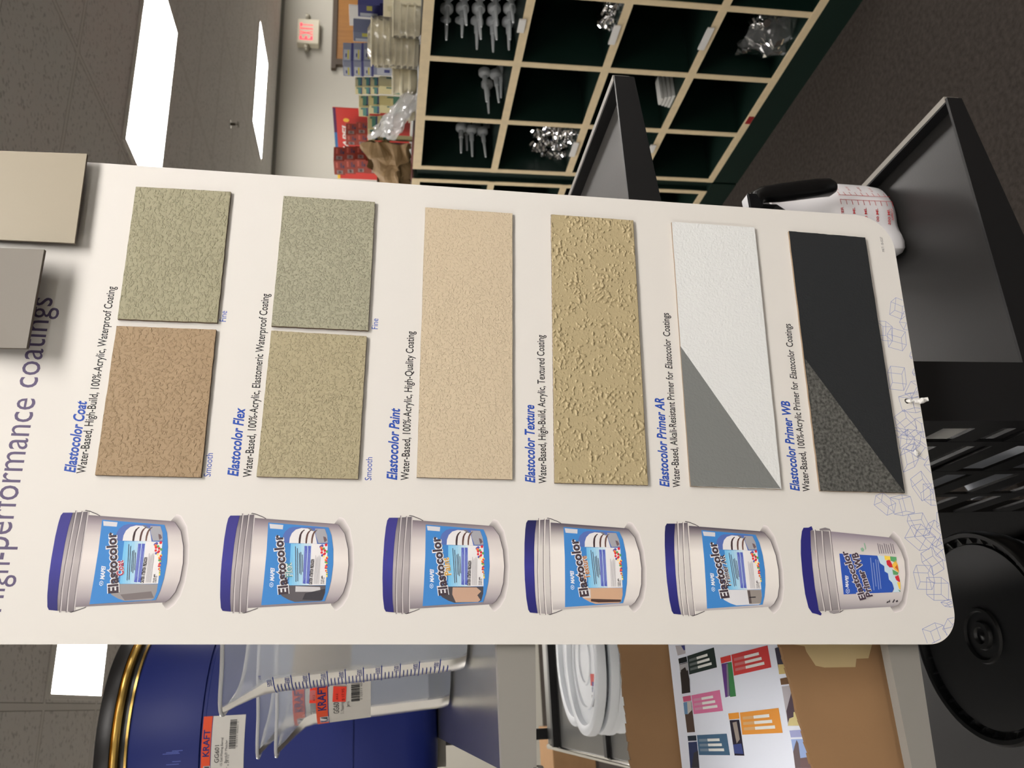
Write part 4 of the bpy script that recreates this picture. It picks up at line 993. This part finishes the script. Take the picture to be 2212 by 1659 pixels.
# ---- printed wire-frame cubes along the lower edge
CUBES = []
def cube(sc, ox, oy, p, u, v, w_): CUBES.append([(ox+a/sc, oy+b/sc) for a, b in [(p[0]+i*u[0]+j*v[0]+k*w_[0], p[1]+i*u[1]+j*v[1]+k*w_[1]) for i in (0, 1) for j in (0, 1) for k in (0, 1)]])
for a in (((425, 352), (15, -162), (65, -55), (150, 60)), ((410, 768), (-15, -168), (50, -78), (180, 50)), ((375, 440), (0, 180), (85, 70), (-120, -5)), ((425, 1305), (-25, -210), (35, -83), (180, 20)),
          ((620, 1365), (75, -155), (85, 55), (150, -20)), ((537, 1405), (153, -45), (53, 185), (170, 20)), ((550, 450), (60, -140), (55, 95), (100, 10)), ((680, 885), (20, -60), (20, 30), (60, 10)), ((715, 1100), (20, -60), (20, 30), (60, 10))):
    cube(5.924, 1850, 620, *a)
for a in (((285, 115), (120, -90), (25, 100), (125, 125)), ((350, 490), (20, -170), (80, -60), (160, 30)), ((420, 495), (90, -120), (90, 30), (145, 105)), ((395, 775), (135, -65), (-40, -200), (45, -90)),
          ((480, 855), (125, -95), (20, 95), (120, 170)), ((640, 1105), (-10, -190), (85, 65), (120, 0)), ((235, 1080), (50, 195), (105, 20), (140, -35)), ((45, 1165), (85, -35), (155, 125), (20, -110)),
          ((440, 1360), (170, -20), (15, -80), (95, 185)), ((410, 1560), (80, -150), (115, -15), (175, 150)), ((690, 1390), (75, -45), (-60, 150), (150, 130)), ((530, 135), (30, 170), (100, -20), (80, 60)), ((300, 240), (150, 30), (70, 90), (-40, 30)), ((640, 690), (60, -90), (90, 100), (60, -5))):
    cube(5.53, 1880, 880, *a)
for a in (((895, 690), (110, -65), (15, 90), (115, 135)), ((820, 885), (30, -75), (40, 170), (150, 5)), ((955, 1110), (0, -175), (75, 60), (150, 0)), ((910, 1465), (130, -65), (60, 165), (85, 25)),
          ((1120, 1465), (50, -105), (80, 95), (90, -20)), ((1010, 600), (80, -70), (40, 110), (100, 60)), ((1100, 1190), (80, -30), (40, 40), (60, 10)), ((1060, 420), (0, -150), (60, -50), (60, 60))):
    cube(4.74, 1800, 1050, *a)
def inside(x, y):
    for cx_, cy_, r, sx in ((S_L+.030, T_B+.030, .030, -1), (S_R-.040, T_B+.040, .040, 1)):
        if (x-cx_)*sx > 0 and y < cy_ and math.hypot(x-cx_, y-cy_) > r-.0006: return False
    return x > S_L+.0006 and y > T_B+.0004
m = MB(); LW = .00022
t_min = T_B+.0006
for c in CUBES:
    q = [B(*p) for p in c]
    for i, j in ((0, 1), (0, 2), (0, 4), (1, 3), (1, 5), (2, 3), (2, 6), (3, 7), (4, 5), (4, 6), (5, 7), (6, 7)):
        a, b = q[i], q[j]
        if a[1] < t_min and b[1] < t_min: continue
        if a[1] < t_min: a, b = b, a
        if b[1] < t_min: f = (a[1]-t_min)/(a[1]-b[1]); b = (a[0]+(b[0]-a[0])*f, t_min)
        d = Vector((b[0]-a[0], b[1]-a[1]))
        if d.length < 1e-4: continue
        n_ = Vector((-d.y, d.x)).normalized()*LW
        lo, hi = 0, 1
        for k in range(25):
            f = k/24; ok = inside(a[0]+d.x*f, a[1]+d.y*f)
            if not ok and f > .5: hi = min(hi, f-1/24)
            if not ok and f <= .5: lo = max(lo, f+1/24)
        if hi <= lo: continue
        a, b = (a[0]+d.x*lo, a[1]+d.y*lo), (a[0]+d.x*hi, a[1]+d.y*hi)
        m.poly([(a[0]+n_.x, a[1]+n_.y, LAY), (b[0]+n_.x, b[1]+n_.y, LAY), (b[0]-n_.x, b[1]-n_.y, LAY), (a[0]-n_.x, a[1]-n_.y, LAY)], (136, 147, 192))
m.build('cube_pattern', INK, board, fix=False)

# ---- the six printed pails
REF = ((864.7, 1113.7), (854.9, 1326.7), (1090.3, 1223.4))
ANCH = [((163.5, 1102.6), (128.5, 1323.2), (399.7, 1188.5)), ((523.3, 1109), (502.9, 1325), (754.8, 1206.6)), REF, ((1163.1, 1119.3), (1165.6, 1328.5), (1387, 1241)), ((1462, 1126.6), (1475.2, 1331.2), (1683, 1238))]
def frame3(A): R, L, D = (B(*p) for p in A); return L, R, D
L0, R0, D0 = frame3(REF)
def pail_map(i):
    L1, R1, D1 = frame3(ANCH[i])
    def f(cx_, cy_, l=1):
        a, b = B(820+cx_/5.927, 1080+cy_/5.927)
        u = (a-L0[0])/(R0[0]-L0[0]); top0 = L0[1]+(R0[1]-L0[1])*u; v = (top0-b)/((L0[1]+R0[1])/2-D0[1])
        top1 = L1[1]+(R1[1]-L1[1])*u
        return (L1[0]+(R1[0]-L1[0])*u, top1-v*((L1[1]+R1[1])/2-D1[1]), LAY*l)
    return f
def resample(pts, n):
    d = [0]
    for a, b in zip(pts, pts[1:]): d.append(d[-1]+math.hypot(b[0]-a[0], b[1]-a[1]))
    out = []
    for k in range(n+1):
        t_ = d[-1]*k/n; i = max(0, min(len(pts)-2, sum(1 for x in d if x <= t_)-1)); f = (t_-d[i])/max(1e-9, d[i+1]-d[i])
        out.append((pts[i][0]+(pts[i+1][0]-pts[i][0])*f, pts[i][1]+(pts[i+1][1]-pts[i][1])*f))
    return out
def blend(stops, t_):
    for (a, ca), (b, cb) in zip(stops, stops[1:]):
        if t_ <= b: f = (t_-a)/(b-a); return tuple(ca[k]+(cb[k]-ca[k])*f for k in range(3))
    return stops[-1][1]
def strips(mb, f, A, Bq, stops, l, n=28):      # printed tone between two curves, changing along them
    A = resample(A, n); Bq = resample(Bq, n)
    for k in range(n):
        c0, c1 = blend(stops, k/n), blend(stops, (k+1)/n)
        mb.poly([f(*A[k], l), f(*A[k+1], l), f(*Bq[k+1], l), f(*Bq[k], l)], [c0, c1, c1, c0])
GREYT = [(0, (128, 120, 126)), (.1, (166, 158, 162)), (.3, (208, 201, 198)), (.55, (226, 219, 214)), (.78, (206, 199, 196)), (.9, (170, 160, 164)), (1, (120, 110, 118))]
WHITET = [(0, (178, 172, 172)), (.1, (214, 209, 205)), (.35, (228, 223, 217)), (.7, (232, 227, 221)), (.84, (200, 194, 190)), (.94, (130, 122, 126)), (1, (84, 76, 88))]
NECKT = [(0, (120, 112, 116)), (.15, (150, 143, 146)), (.5, (182, 175, 174)), (.85, (140, 133, 137)), (1, (104, 98, 104))]
NECKW = [(0, (160, 154, 154)), (.2, (204, 199, 195)), (.7, (214, 209, 204)), (.9, (150, 143, 146)), (1, (100, 92, 100))]
ring3 = [(368, 1450), (366, 1250), (370, 1000), (385, 600), (405, 215)]
ring2 = [(283, 1462), (276, 1250), (281, 1000), (302, 600), (338, 208)]
ring1 = [(207, 1462), (200, 1200), (207, 900), (230, 600), (265, 200)]
lidlow = [(182, 1440), (167, 1300), (164, 1150), (168, 900), (184, 600), (205, 400), (236, 228)]
base = [(370, 1396), (510, 1390), (1440, 1335), (1490, 1296), (1550, 1205), (1588, 1060), (1602, 850), (1586, 650), (1535, 455), (1455, 346), (1400, 330), (560, 268), (410, 255)]
base_arc = [(1440, 1335), (1490, 1296), (1550, 1205), (1588, 1060), (1602, 850), (1586, 650), (1535, 455), (1455, 346), (1420, 332)]
NAMES = ['Coat', 'Flex', 'Paint', 'Texture', 'Primer AR']
NCOL = [(170, 30, 70), (84, 150, 158), (206, 160, 70), (172, 104, 44), (52, 40, 60)]
SPOT = {'Coat': (0, 0), 'Flex': (0, 0)}
def pail(i):
    f = pail_map(i); white = i >= 3
    m = MB()
    for k in range(9):                          # the soft printed shade under the pail
        g = (9-k)*11; c = 228-k*10
        ext = [(1400, 1352), (1425, 1346)]+base_arc+[(1418, 334), (1395, 330)]
        m.poly([f(*p, 1+k*.3) for p in [(1330, 855)]+[(x+g*.62*min(1, (abs(y-855)/480)**.3 if False else 1), 855+(y-855)*(1+g*.0016)) for x, y in ext]], (c, c-6, c-8))
    strips(m, f, [(368, 1396), (366, 1250), (370, 1000), (385, 600), (410, 256)], base_arc, WHITET if white else GREYT, 5)
    strips(m, f, lidlow, ring3, NECKW if white else NECKT, 6)
    for rg, wd, c in ((ring1, 7, (70, 62, 68)), (ring2, 7, (70, 62, 68)), (ring3, 6, (78, 70, 76))):
        a = resample(rg, 20); m.poly([f(x, y, 7) for x, y in a]+[f(x+wd, y, 7) for x, y in reversed(a)], c)
        m.poly([f(x+wd, y, 7) for x, y in a]+[f(x+wd+14, y, 7) for x, y in reversed(a)], (196, 190, 190) if not white else (224, 219, 214))
    for p_ in ([(372, 208), (385, 194), (430, 204), (520, 240), (562, 264), (556, 270), (515, 248), (430, 214), (388, 204)], [(322, 1456), (345, 1462), (430, 1432), (515, 1398), (510, 1392), (430, 1424), (345, 1452), (325, 1450)]):
        m.poly([f(*q, 8) for q in p_], (62, 56, 62))
    a = base_arc; m.poly([f(x, y, 8) for x, y in a]+[f(x-7, y, 8) for x, y in reversed(a)], (92, 84, 92))
    body = m.build('pail_picture', INK, board, fix=False)
    m = MB(); lidtop = [(80, 1430), (60, 1405), (42, 1250), (36, 1000), (42, 800), (60, 520), (80, 350), (100, 250), (122, 228)]
    LT = [(0, (40, 38, 108)), (.5, (62, 60, 146)), (1, (58, 54, 130))] if not white else [(0, (34, 34, 104)), (.5, (56, 56, 142)), (1, (28, 28, 78))]
    strips(m, f, lidtop, lidlow, LT, 9); m.build('pail_lid_picture', INK, body, fix=False)
    # label
    m = MB(); BL = (64, 132, 200)
    m.poly([f(*q, 10) for q in [(590, 315), (1330, 378), (1372, 480), (1400, 650), (1408, 850), (1392, 1050), (1362, 1200), (1325, 1308), (550, 1360), (566, 1100), (585, 700)]], BL)
    m.poly([f(*q, 11) for q in [(605, 332), (775, 347), (770, 402), (615, 390)]], (206, 206, 210))
    panel_l = [(878, 1108), (878, 590)]
    for k in range(8): x0, x1 = 878+32*k, 910+32*k; m.poly([f(x0, 1106, 11), f(x0, 582, 11), f(x1, 584, 11), f(x1, 1108, 11)], blend([(0, (120, 190, 230)), (1, (206, 222, 230))], k/7))
    m.poly([f(1134, 1108, 11), f(1134, 584, 11), f(1330, 590, 11), f(1330, 1104, 11)], (228, 226, 226))
    # picture of a banded white building
    m.poly([f(*q, 11) for q in [(780, 572), (778, 480), (800, 430), (850, 385), (900, 370), (1200, 376), (1290, 392), (1320, 480), (1334, 580), (1200, 585)]], (86, 110, 176))
    m.poly([f(*q, 12) for q in [(858, 575), (862, 510), (885, 450), (930, 405), (1000, 385), (1080, 392), (1160, 420), (1200, 585)]], (224, 222, 222))
    for x, wd, c in ((972, 22, (62, 44, 48)), (1055, 19, (92, 64, 60)), (1125, 17, (104, 74, 66))):
        m.poly([f(*q, 13) for q in [(x, 577), (x, 520), (x+8, 470), (x+24, 435), (x+52, 410), (x+66, 404), (x+70, 412), (x+50, 430), (x+32, 465), (x+wd+4, 520), (x+wd, 580)]], c)
    m.poly([f(*q, 13) for q in [(1060, 380), (1110, 385), (1165, 430), (1120, 420)]], (120, 122, 132)); m.poly([f(*q, 13) for q in [(1165, 392), (1285, 396), (1318, 480), (1330, 572), (1215, 576), (1180, 480)]], (162, 162, 168))
    m.poly([f(*q, 14) for q in [(1270, 490), (1300, 500), (1320, 540), (1290, 565), (1278, 530)]], (110, 92, 96))
    # picture on the left
    base_c = [(150, 146, 146), (92, 88, 92), (74, 70, 74), (202, 164, 134), (214, 214, 218)][i]
    m.poly([f(*q, 11) for q in [(880, 1110), (1328, 1110), (1326, 1200), (1300, 1290), (1270, 1306), (960, 1318), (880, 1290), (800, 1245), (768, 1205), (775, 1150)]], base_c)
    if i == 0: m.poly([f(*q, 12) for q in [(900, 1240), (1260, 1200), (1300, 1280), (960, 1312)]], (120, 112, 112))
    if i == 1: m.poly([f(*q, 12) for q in [(960, 1120), (1260, 1130), (1270, 1190), (960, 1190)]], (196, 194, 196)); m.poly([f(*q, 12) for q in [(1080, 1210), (1326, 1150), (1320, 1220), (1290, 1300), (1050, 1290)]], (60, 58, 64))
    if i == 2: m.poly([f(*q, 12) for q in [(935, 1120), (1240, 1120), (1300, 1170), (1250, 1220), (1290, 1280), (1260, 1306), (975, 1310), (930, 1210)]], (192, 158, 136))
    if i == 3: m.poly([f(*q, 12) for q in [(768, 1150), (900, 1125), (900, 1240), (800, 1240)]], (212, 206, 204)); m.poly([f(*q, 12) for q in [(900, 1252), (1300, 1262), (1296, 1292), (1000, 1300), (900, 1285)]], (74, 54, 50))
    if i == 4: m.poly([f(*q, 12) for q in [(1130, 1112), (1326, 1112), (1324, 1210), (1300, 1292), (1140, 1300)]], (148, 140, 134)); m.poly([f(*q, 13) for q in [(1136, 1120), (1170, 1120), (1176, 1290), (1140, 1290)]], (92, 82, 82)); m.poly([f(*q, 14) for q in [(1150, 1205), (1240, 1200), (1240, 1214), (1150, 1219)]], (40, 36, 40))
    for k in range(2):                          # blue text bars
        x = 1046+44*k; m.poly([f(x, 1085, 12), f(x, 610, 12), f(x+36, 612, 12), f(x+36, 1090, 12)], (86, 100, 186))
        for q in range(3): m.poly([f(x+6+10*q, 1060-20*q, 13), f(x+6+10*q, 640+30*q, 13), f(x+9+10*q, 640+30*q, 13), f(x+9+10*q, 1060-20*q, 13)], (150, 160, 214))
    rnd = random.Random(21)
    for k in range(34):
        t_ = k/33; y = 598+t_*400; x = 1345-(1-t_)**1.2*rnd.uniform(10, 115)-8; rr = 18-9*t_; c = rnd.choice([(214, 52, 62), (244, 206, 92), (232, 120, 60), (92, 160, 96), (226, 90, 130), (250, 222, 130), (210, 44, 56), (90, 84, 160)])
        m.poly([f(x+rr*cos(2*pi*q/7+k), y+rr*1.1*sin(2*pi*q/7+k), 12+.02*k) for q in range(7)], c)
    lab = m.build('pail_label_picture', INK, body, fix=False)
    # writing on the label
    m = MB()
    def wr(txt, p0, p1, cap, c, bold=0., shear=0., l=15, space=1.):
        a = f(*p0); b = f(*p1); d = Vector((b[0]-a[0], b[1]-a[1])); L = d.length; d.normalize(); n_ = Vector((-d.y, d.x))
        put_text(m, txt, lambda u, v, l_: (a[0]+d.x*u+n_.x*v, a[1]+d.y*u+n_.y*v, LAY*l), L, cap*PX/5.927, c, bold, shear, l, space)
    wr('MAPEI', (692, 1055), (692, 885), 42, (228, 234, 242), .035, .25)
    m.poly([f(664+26*sin(2*pi*k/6), 1102+34*cos(2*pi*k/6), 15) for k in range(6)], (210, 226, 242)); m.poly([f(664+19*sin(2*pi*k/6), 1102+25*cos(2*pi*k/6), 16) for k in range(6)], BL); m.poly([f(664+13*sin(2*pi*k/3), 1102+16*cos(2*pi*k/3), 17) for k in range(3)], (210, 226, 242))
    e0, e1 = (874, 1216), (768, 462)
    wr('Elastocolor', e0, e1, 100, (232, 232, 234), .10, .06, 16, 1.05); wr('Elastocolor', e0, e1, 100, (68, 56, 64), .042, .06, 18, 1.05)
    nm = NAMES[i]
    q0, q1, cap = {'Coat': ((915, 1000), (890, 815), 70), 'Flex': ((915, 1000), (888, 815), 70), 'Paint': ((914, 962), (880, 735), 72), 'Texture': ((905, 985), (868, 690), 68), 'Primer AR': ((915, 1055), (866, 640), 62)}[nm]
    wr(nm, q0, q1, cap, (228, 226, 222), .075, .05, 19, 1.05); wr(nm, q0, q1, cap, NCOL[i], .02, .05, 20, 1.05)
    for k, (x, y0, y1) in enumerate(((958, 1065, 618), (980, 1058, 640), (998, 960, 700), (1016, 975, 690), (1034, 940, 720))):
        m.poly([f(x, y0, 15), f(x-26*(y0-y1)/450, y1, 15), f(x-26*(y0-y1)/450+8, y1, 15), f(x+8, y0, 15)], (70, 74, 92))
    if i < 3: wr('CAUTION  ATTENTION  PRECAUCION', (1160, 1098), (1172, 780), 34, (58, 54, 58), .05, 0)
    for k in range(5): m.poly([f(1182+14*k, 1092, 15), f(1186+14*k, 720+rnd.uniform(0, 60), 15), f(1191+14*k, 720+rnd.uniform(0, 60), 15), f(1187+14*k, 1092, 15)], (168, 164, 168))
    wr('2 U.S. gals.' if i > 1 else '5 U.S. gals.', (1282, 1090), (1284, 985), 15, (60, 56, 60), .04); wr('(18.9 L)', (1306, 1090), (1308, 1010), 15, (80, 76, 80), .03)
    m.build('pail_label_lettering', INK, lab, fix=False)
for i in range(5): pail(i)

# the sixth, smaller pail
def f6(x, y, l=1): return bp(1720+x/6.9125, 1110+y/6.9125, l)
m = MB()
arc6 = [(1440, 1385), (1515, 1362), (1575, 1285), (1612, 1100), (1628, 900), (1612, 700), (1560, 555), (1485, 430), (1400, 354)]
for k in range(9):
    g = (9-k)*12; c = 228-k*10; m.poly([f6(*p, 1+k*.3) for p in [(1330, 870)]+[(x+g*.62, 870+(y-870)*(1+g*.0016)) for x, y in [(1400, 1392)]+arc6+[(1380, 350)]]], (c, c-6, c-8))
nk = [(345, 1455), (300, 1250), (258, 900), (225, 600), (205, 246)]; r3 = [(655, 1432), (612, 1150), (572, 850), (535, 500), (505, 262)]
W6 = [(0, (150, 144, 148)), (.12, (190, 184, 184)), (.35, (222, 216, 212)), (.65, (226, 220, 215)), (.85, (196, 188, 188)), (1, (140, 130, 142))]
strips(m, f6, r3, arc6, W6, 5); strips(m, f6, nk, r3, [(0, (134, 128, 130)), (.3, (186, 180, 179)), (.6, (200, 194, 191)), (1, (120, 112, 118))], 6)
for rg in ([(432, 1465), (378, 1150), (330, 800), (300, 500), (278, 235)], [(530, 1460), (490, 1150), (447, 850), (407, 500), (388, 232)], [(650, 1450), (612, 1150), (572, 850), (532, 500), (500, 238)]):
    a = resample(rg, 16); m.poly([f6(x, y, 7) for x, y in a]+[f6(x+9, y, 7) for x, y in reversed(a)], (92, 84, 90)); m.poly([f6(x-16, y, 7) for x, y in a]+[f6(x, y, 7) for x, y in reversed(a)], (206, 200, 198))
m.poly([f6(*q, 8) for q in [(345, 225), (430, 205), (500, 225), (505, 250), (350, 250)]], (128, 122, 126)); m.poly([f6(*q, 8) for q in [(480, 1448), (640, 1440), (640, 1478), (560, 1494), (500, 1478)]], (148, 142, 144)); m.poly([f6(*q, 9) for q in [(640, 1466), (700, 1434), (702, 1442), (646, 1478)]], (60, 54, 60))
body = m.build('pail_picture', INK, board, fix=False)
m = MB(); m.poly([f6(*q, 9) for q in [(105, 208), (180, 206), (225, 184), (246, 240), (207, 250), (216, 500), (240, 800), (275, 1100), (335, 1440), (378, 1490), (365, 1520), (300, 1495), (235, 1480), (180, 1400), (130, 1200), (90, 900), (65, 600), (65, 400), (82, 260)]], (42, 40, 116)); m.build('pail_lid_picture', INK, body, fix=False)
m = MB()
m.poly([f6(*q, 10) for q in [(640, 593), (1210, 625), (1290, 750), (1370, 880), (1440, 1060), (1455, 1120), (1430, 1172), (705, 1203)]], (48, 86, 176))
m.poly([f6(*q, 11) for q in [(1205, 622), (1310, 630), (1400, 700), (1440, 860), (1510, 1000), (1552, 1166), (1440, 1172), (1465, 1125), (1430, 1030), (1380, 980), (1366, 890), (1316, 860), (1310, 780), (1250, 740)]], (196, 218, 228))
for q, c in (([(1310, 625), (1398, 636), (1402, 694), (1320, 690)], (244, 212, 84)), ([(1396, 636), (1490, 645), (1495, 690), (1480, 730), (1405, 700)], (96, 168, 112)), ([(1340, 700), (1390, 684), (1425, 750), (1440, 800), (1390, 800), (1350, 760)], (206, 44, 58)), ([(1420, 770), (1480, 690), (1515, 770), (1528, 880), (1460, 830)], (240, 190, 76)), ([(1470, 800), (1500, 760), (1528, 860)], (232, 110, 60)), ([(1430, 830), (1470, 850), (1520, 880), (1510, 912), (1445, 910)], (96, 160, 104)), ([(1468, 940), (1520, 916), (1546, 1000), (1540, 1022), (1490, 990)], (206, 44, 58)), ([(1500, 1020), (1550, 1020), (1552, 1130), (1530, 1120)], (244, 204, 84)), ([(1515, 1130), (1552, 1150), (1548, 1170)], (70, 130, 80))):
    m.poly([f6(*p, 12) for p in q], c)
for k in range(8): x = 1205+32*k; m.poly([f6(x, 440+10*(k % 3), 11), f6(x+32, 595, 11), f6(x+44, 595, 11), f6(x+12, 445+10*(k % 3), 11)], (118, 110, 118))
for q in ([(955, 520), (985, 500), (1012, 530), (1005, 560), (975, 565)], [(1005, 440), (1020, 435), (1040, 520), (1030, 545)]): m.poly([f6(*p, 11) for p in q], (138, 178, 150))
for q in ([(1345, 1318), (1375, 1300), (1378, 1318), (1348, 1336)], [(1380, 1300), (1395, 1280), (1398, 1310), (1384, 1330)], [(1430, 1320), (1460, 1270), (1470, 1290), (1445, 1330)], [(1480, 1300), (1510, 1285), (1518, 1310), (1490, 1322)]): m.poly([f6(*p, 11) for p in q], (60, 54, 60))
lab = m.build('pail_label_picture', INK, body, fix=False)
m = MB()
def wr6(txt, p0, p1, cap, c, bold=0., shear=0., l=15, space=1.):
    a = f6(*p0); b = f6(*p1); d = Vector((b[0]-a[0], b[1]-a[1])); L = d.length; d.normalize(); n_ = Vector((-d.y, d.x))
    put_text(m, txt, lambda u, v, l_: (a[0]+d.x*u+n_.x*v, a[1]+d.y*u+n_.y*v, LAY*l), L, cap*PX/6.9125, c, bold, shear, l, space)
wr6('MAPEI', (775, 1105), (772, 925), 46, (226, 230, 240), .035, .25)
m.poly([f6(764+32*sin(2*pi*k/6), 1152+40*cos(2*pi*k/6), 15) for k in range(6)], (206, 216, 234)); m.poly([f6(764+24*sin(2*pi*k/6), 1152+30*cos(2*pi*k/6), 16) for k in range(6)], (48, 86, 176)); m.poly([f6(764+15*sin(2*pi*k/3), 1152+18*cos(2*pi*k/3), 17) for k in range(3)], (206, 216, 234))
for s, p, q, cap in (('Elastocolor', (1038, 1272), (745, 545), 98), ('Primer WB', (1135, 1230), (905, 575), 96)):
    wr6(s, p, q, cap, (214, 210, 214), .105, .06, 16, 1.05); wr6(s, p, q, cap, (72, 58, 70), .036, .06, 18, 1.05)
for p, q in (((1150, 1140), (1098, 655)), ((1182, 1085), (1140, 730)), ((1222, 1130), (1176, 680)), ((1255, 1120), (1208, 690))):
    m.poly([f6(*p, 15), f6(*q, 15), f6(q[0]+11, q[1], 15), f6(p[0]+11, p[1], 15)], (140, 160, 212))
m.build('pail_label_lettering', INK, lab, fix=False)

# ---- plain colour chips hanging in front of the board, and the cable ties at its foot
def chip(label, pts, hs, c, mname):
    q = []
    for (x, y), h in zip(pts, hs): a, b = B(x, y, h); q.append(Vector(BO+BXV*a+BYV*b+BZV*h))
    o0 = q[3].copy(); ex = (q[2]-q[3]).normalized(); nn = ex.cross((q[0]-q[3])).normalized()
    t = thing('colour_chip', label, 'colour chip', o0, 0, 'colour chips hanging over the board')
    L = [p-o0 for p in q]
    MB().hexa([p-nn*.0012 for p in (L[3], L[2], L[1], L[0])], [p for p in (L[3], L[2], L[1], L[0])]).build('painted_front', mat(mname, c, .5, bump=.02, bscale=300), t)
    MB().hexa([p-nn*.0030 for p in (L[3], L[2], L[1], L[0])], [p-nn*.00121 for p in (L[3], L[2], L[1], L[0])]).build('backing_card', mat('chip_backing', (96, 84, 76), .8), t)
    return t
chip('warm grey beige chip overhanging the board, nearest its right edge', [(-190, 509), (-190, 319), (187.7, 332), (160.6, 525)], (.006, .006, .012, .012), ap(158, 144, 120), 'beige_chip')
chip('darker taupe grey chip hanging left of the beige one', [(-190, 748), (-190, 529), (95.5, 538.7), (57, 752)], (.005, .005, .026, .026), ap(100, 90, 75), 'taupe_chip')
def Bw(x, y, h): a, b = B(x, y, h); return BO+BXV*a+BYV*b+BZV*h
t = thing('cable_tie', 'white cable tie looped through the hole under the board\'s bottom edge', 'cable tie', Bw(1975, 866, .003), 0, 'white cable ties')
o0 = Bw(1975, 866, .003)
Z = lambda x, y, h: tuple(Bw(x, y, h)-o0)
MB().tube([Z(1958, 866, -.006), Z(1961, 866, .001), Z(1966, 866, .0035), Z(1974, 866, .004), Z(1982, 866, .0045), Z(1988, 866, .003), Z(1992, 864, -.004), Z(1990, 864, -.012)], [.0014, .0016, .0018, .0019, .0024, .0028, .0024, .002], 10).build('strap', M_WHITE, t, smooth=True)
MB().tube([Z(1985, 867, .0048), Z(1993, 865, .0062), Z(1998, 863.5, .006), Z(2005, 862, .0075)], [.0030, .0030, .0024, .0022], 8).build('lock_head', M_WHITE, t, smooth=True)
o0 = Bw(1978, 977, .001)
t = thing('cable_tie', 'small white cable tie knot on the printed cubes, left of the long one', 'cable tie', o0, 0, 'white cable ties')
MB().tube([Z(1977, 974, -.005), Z(1978, 975, .001), Z(1978, 978, .0024), Z(1980, 981, .0015), Z(1980, 982, -.005)], [.0014, .0018, .0022, .0018, .0014], 8).build('strap', M_WHITE, t, smooth=True)
MB().tube([Z(1974, 977, .001), Z(1978, 977, .0025), Z(1984, 976, .0018)], [.0012, .0018, .0012], 8).build('lock_head', M_WHITE, t, smooth=True)
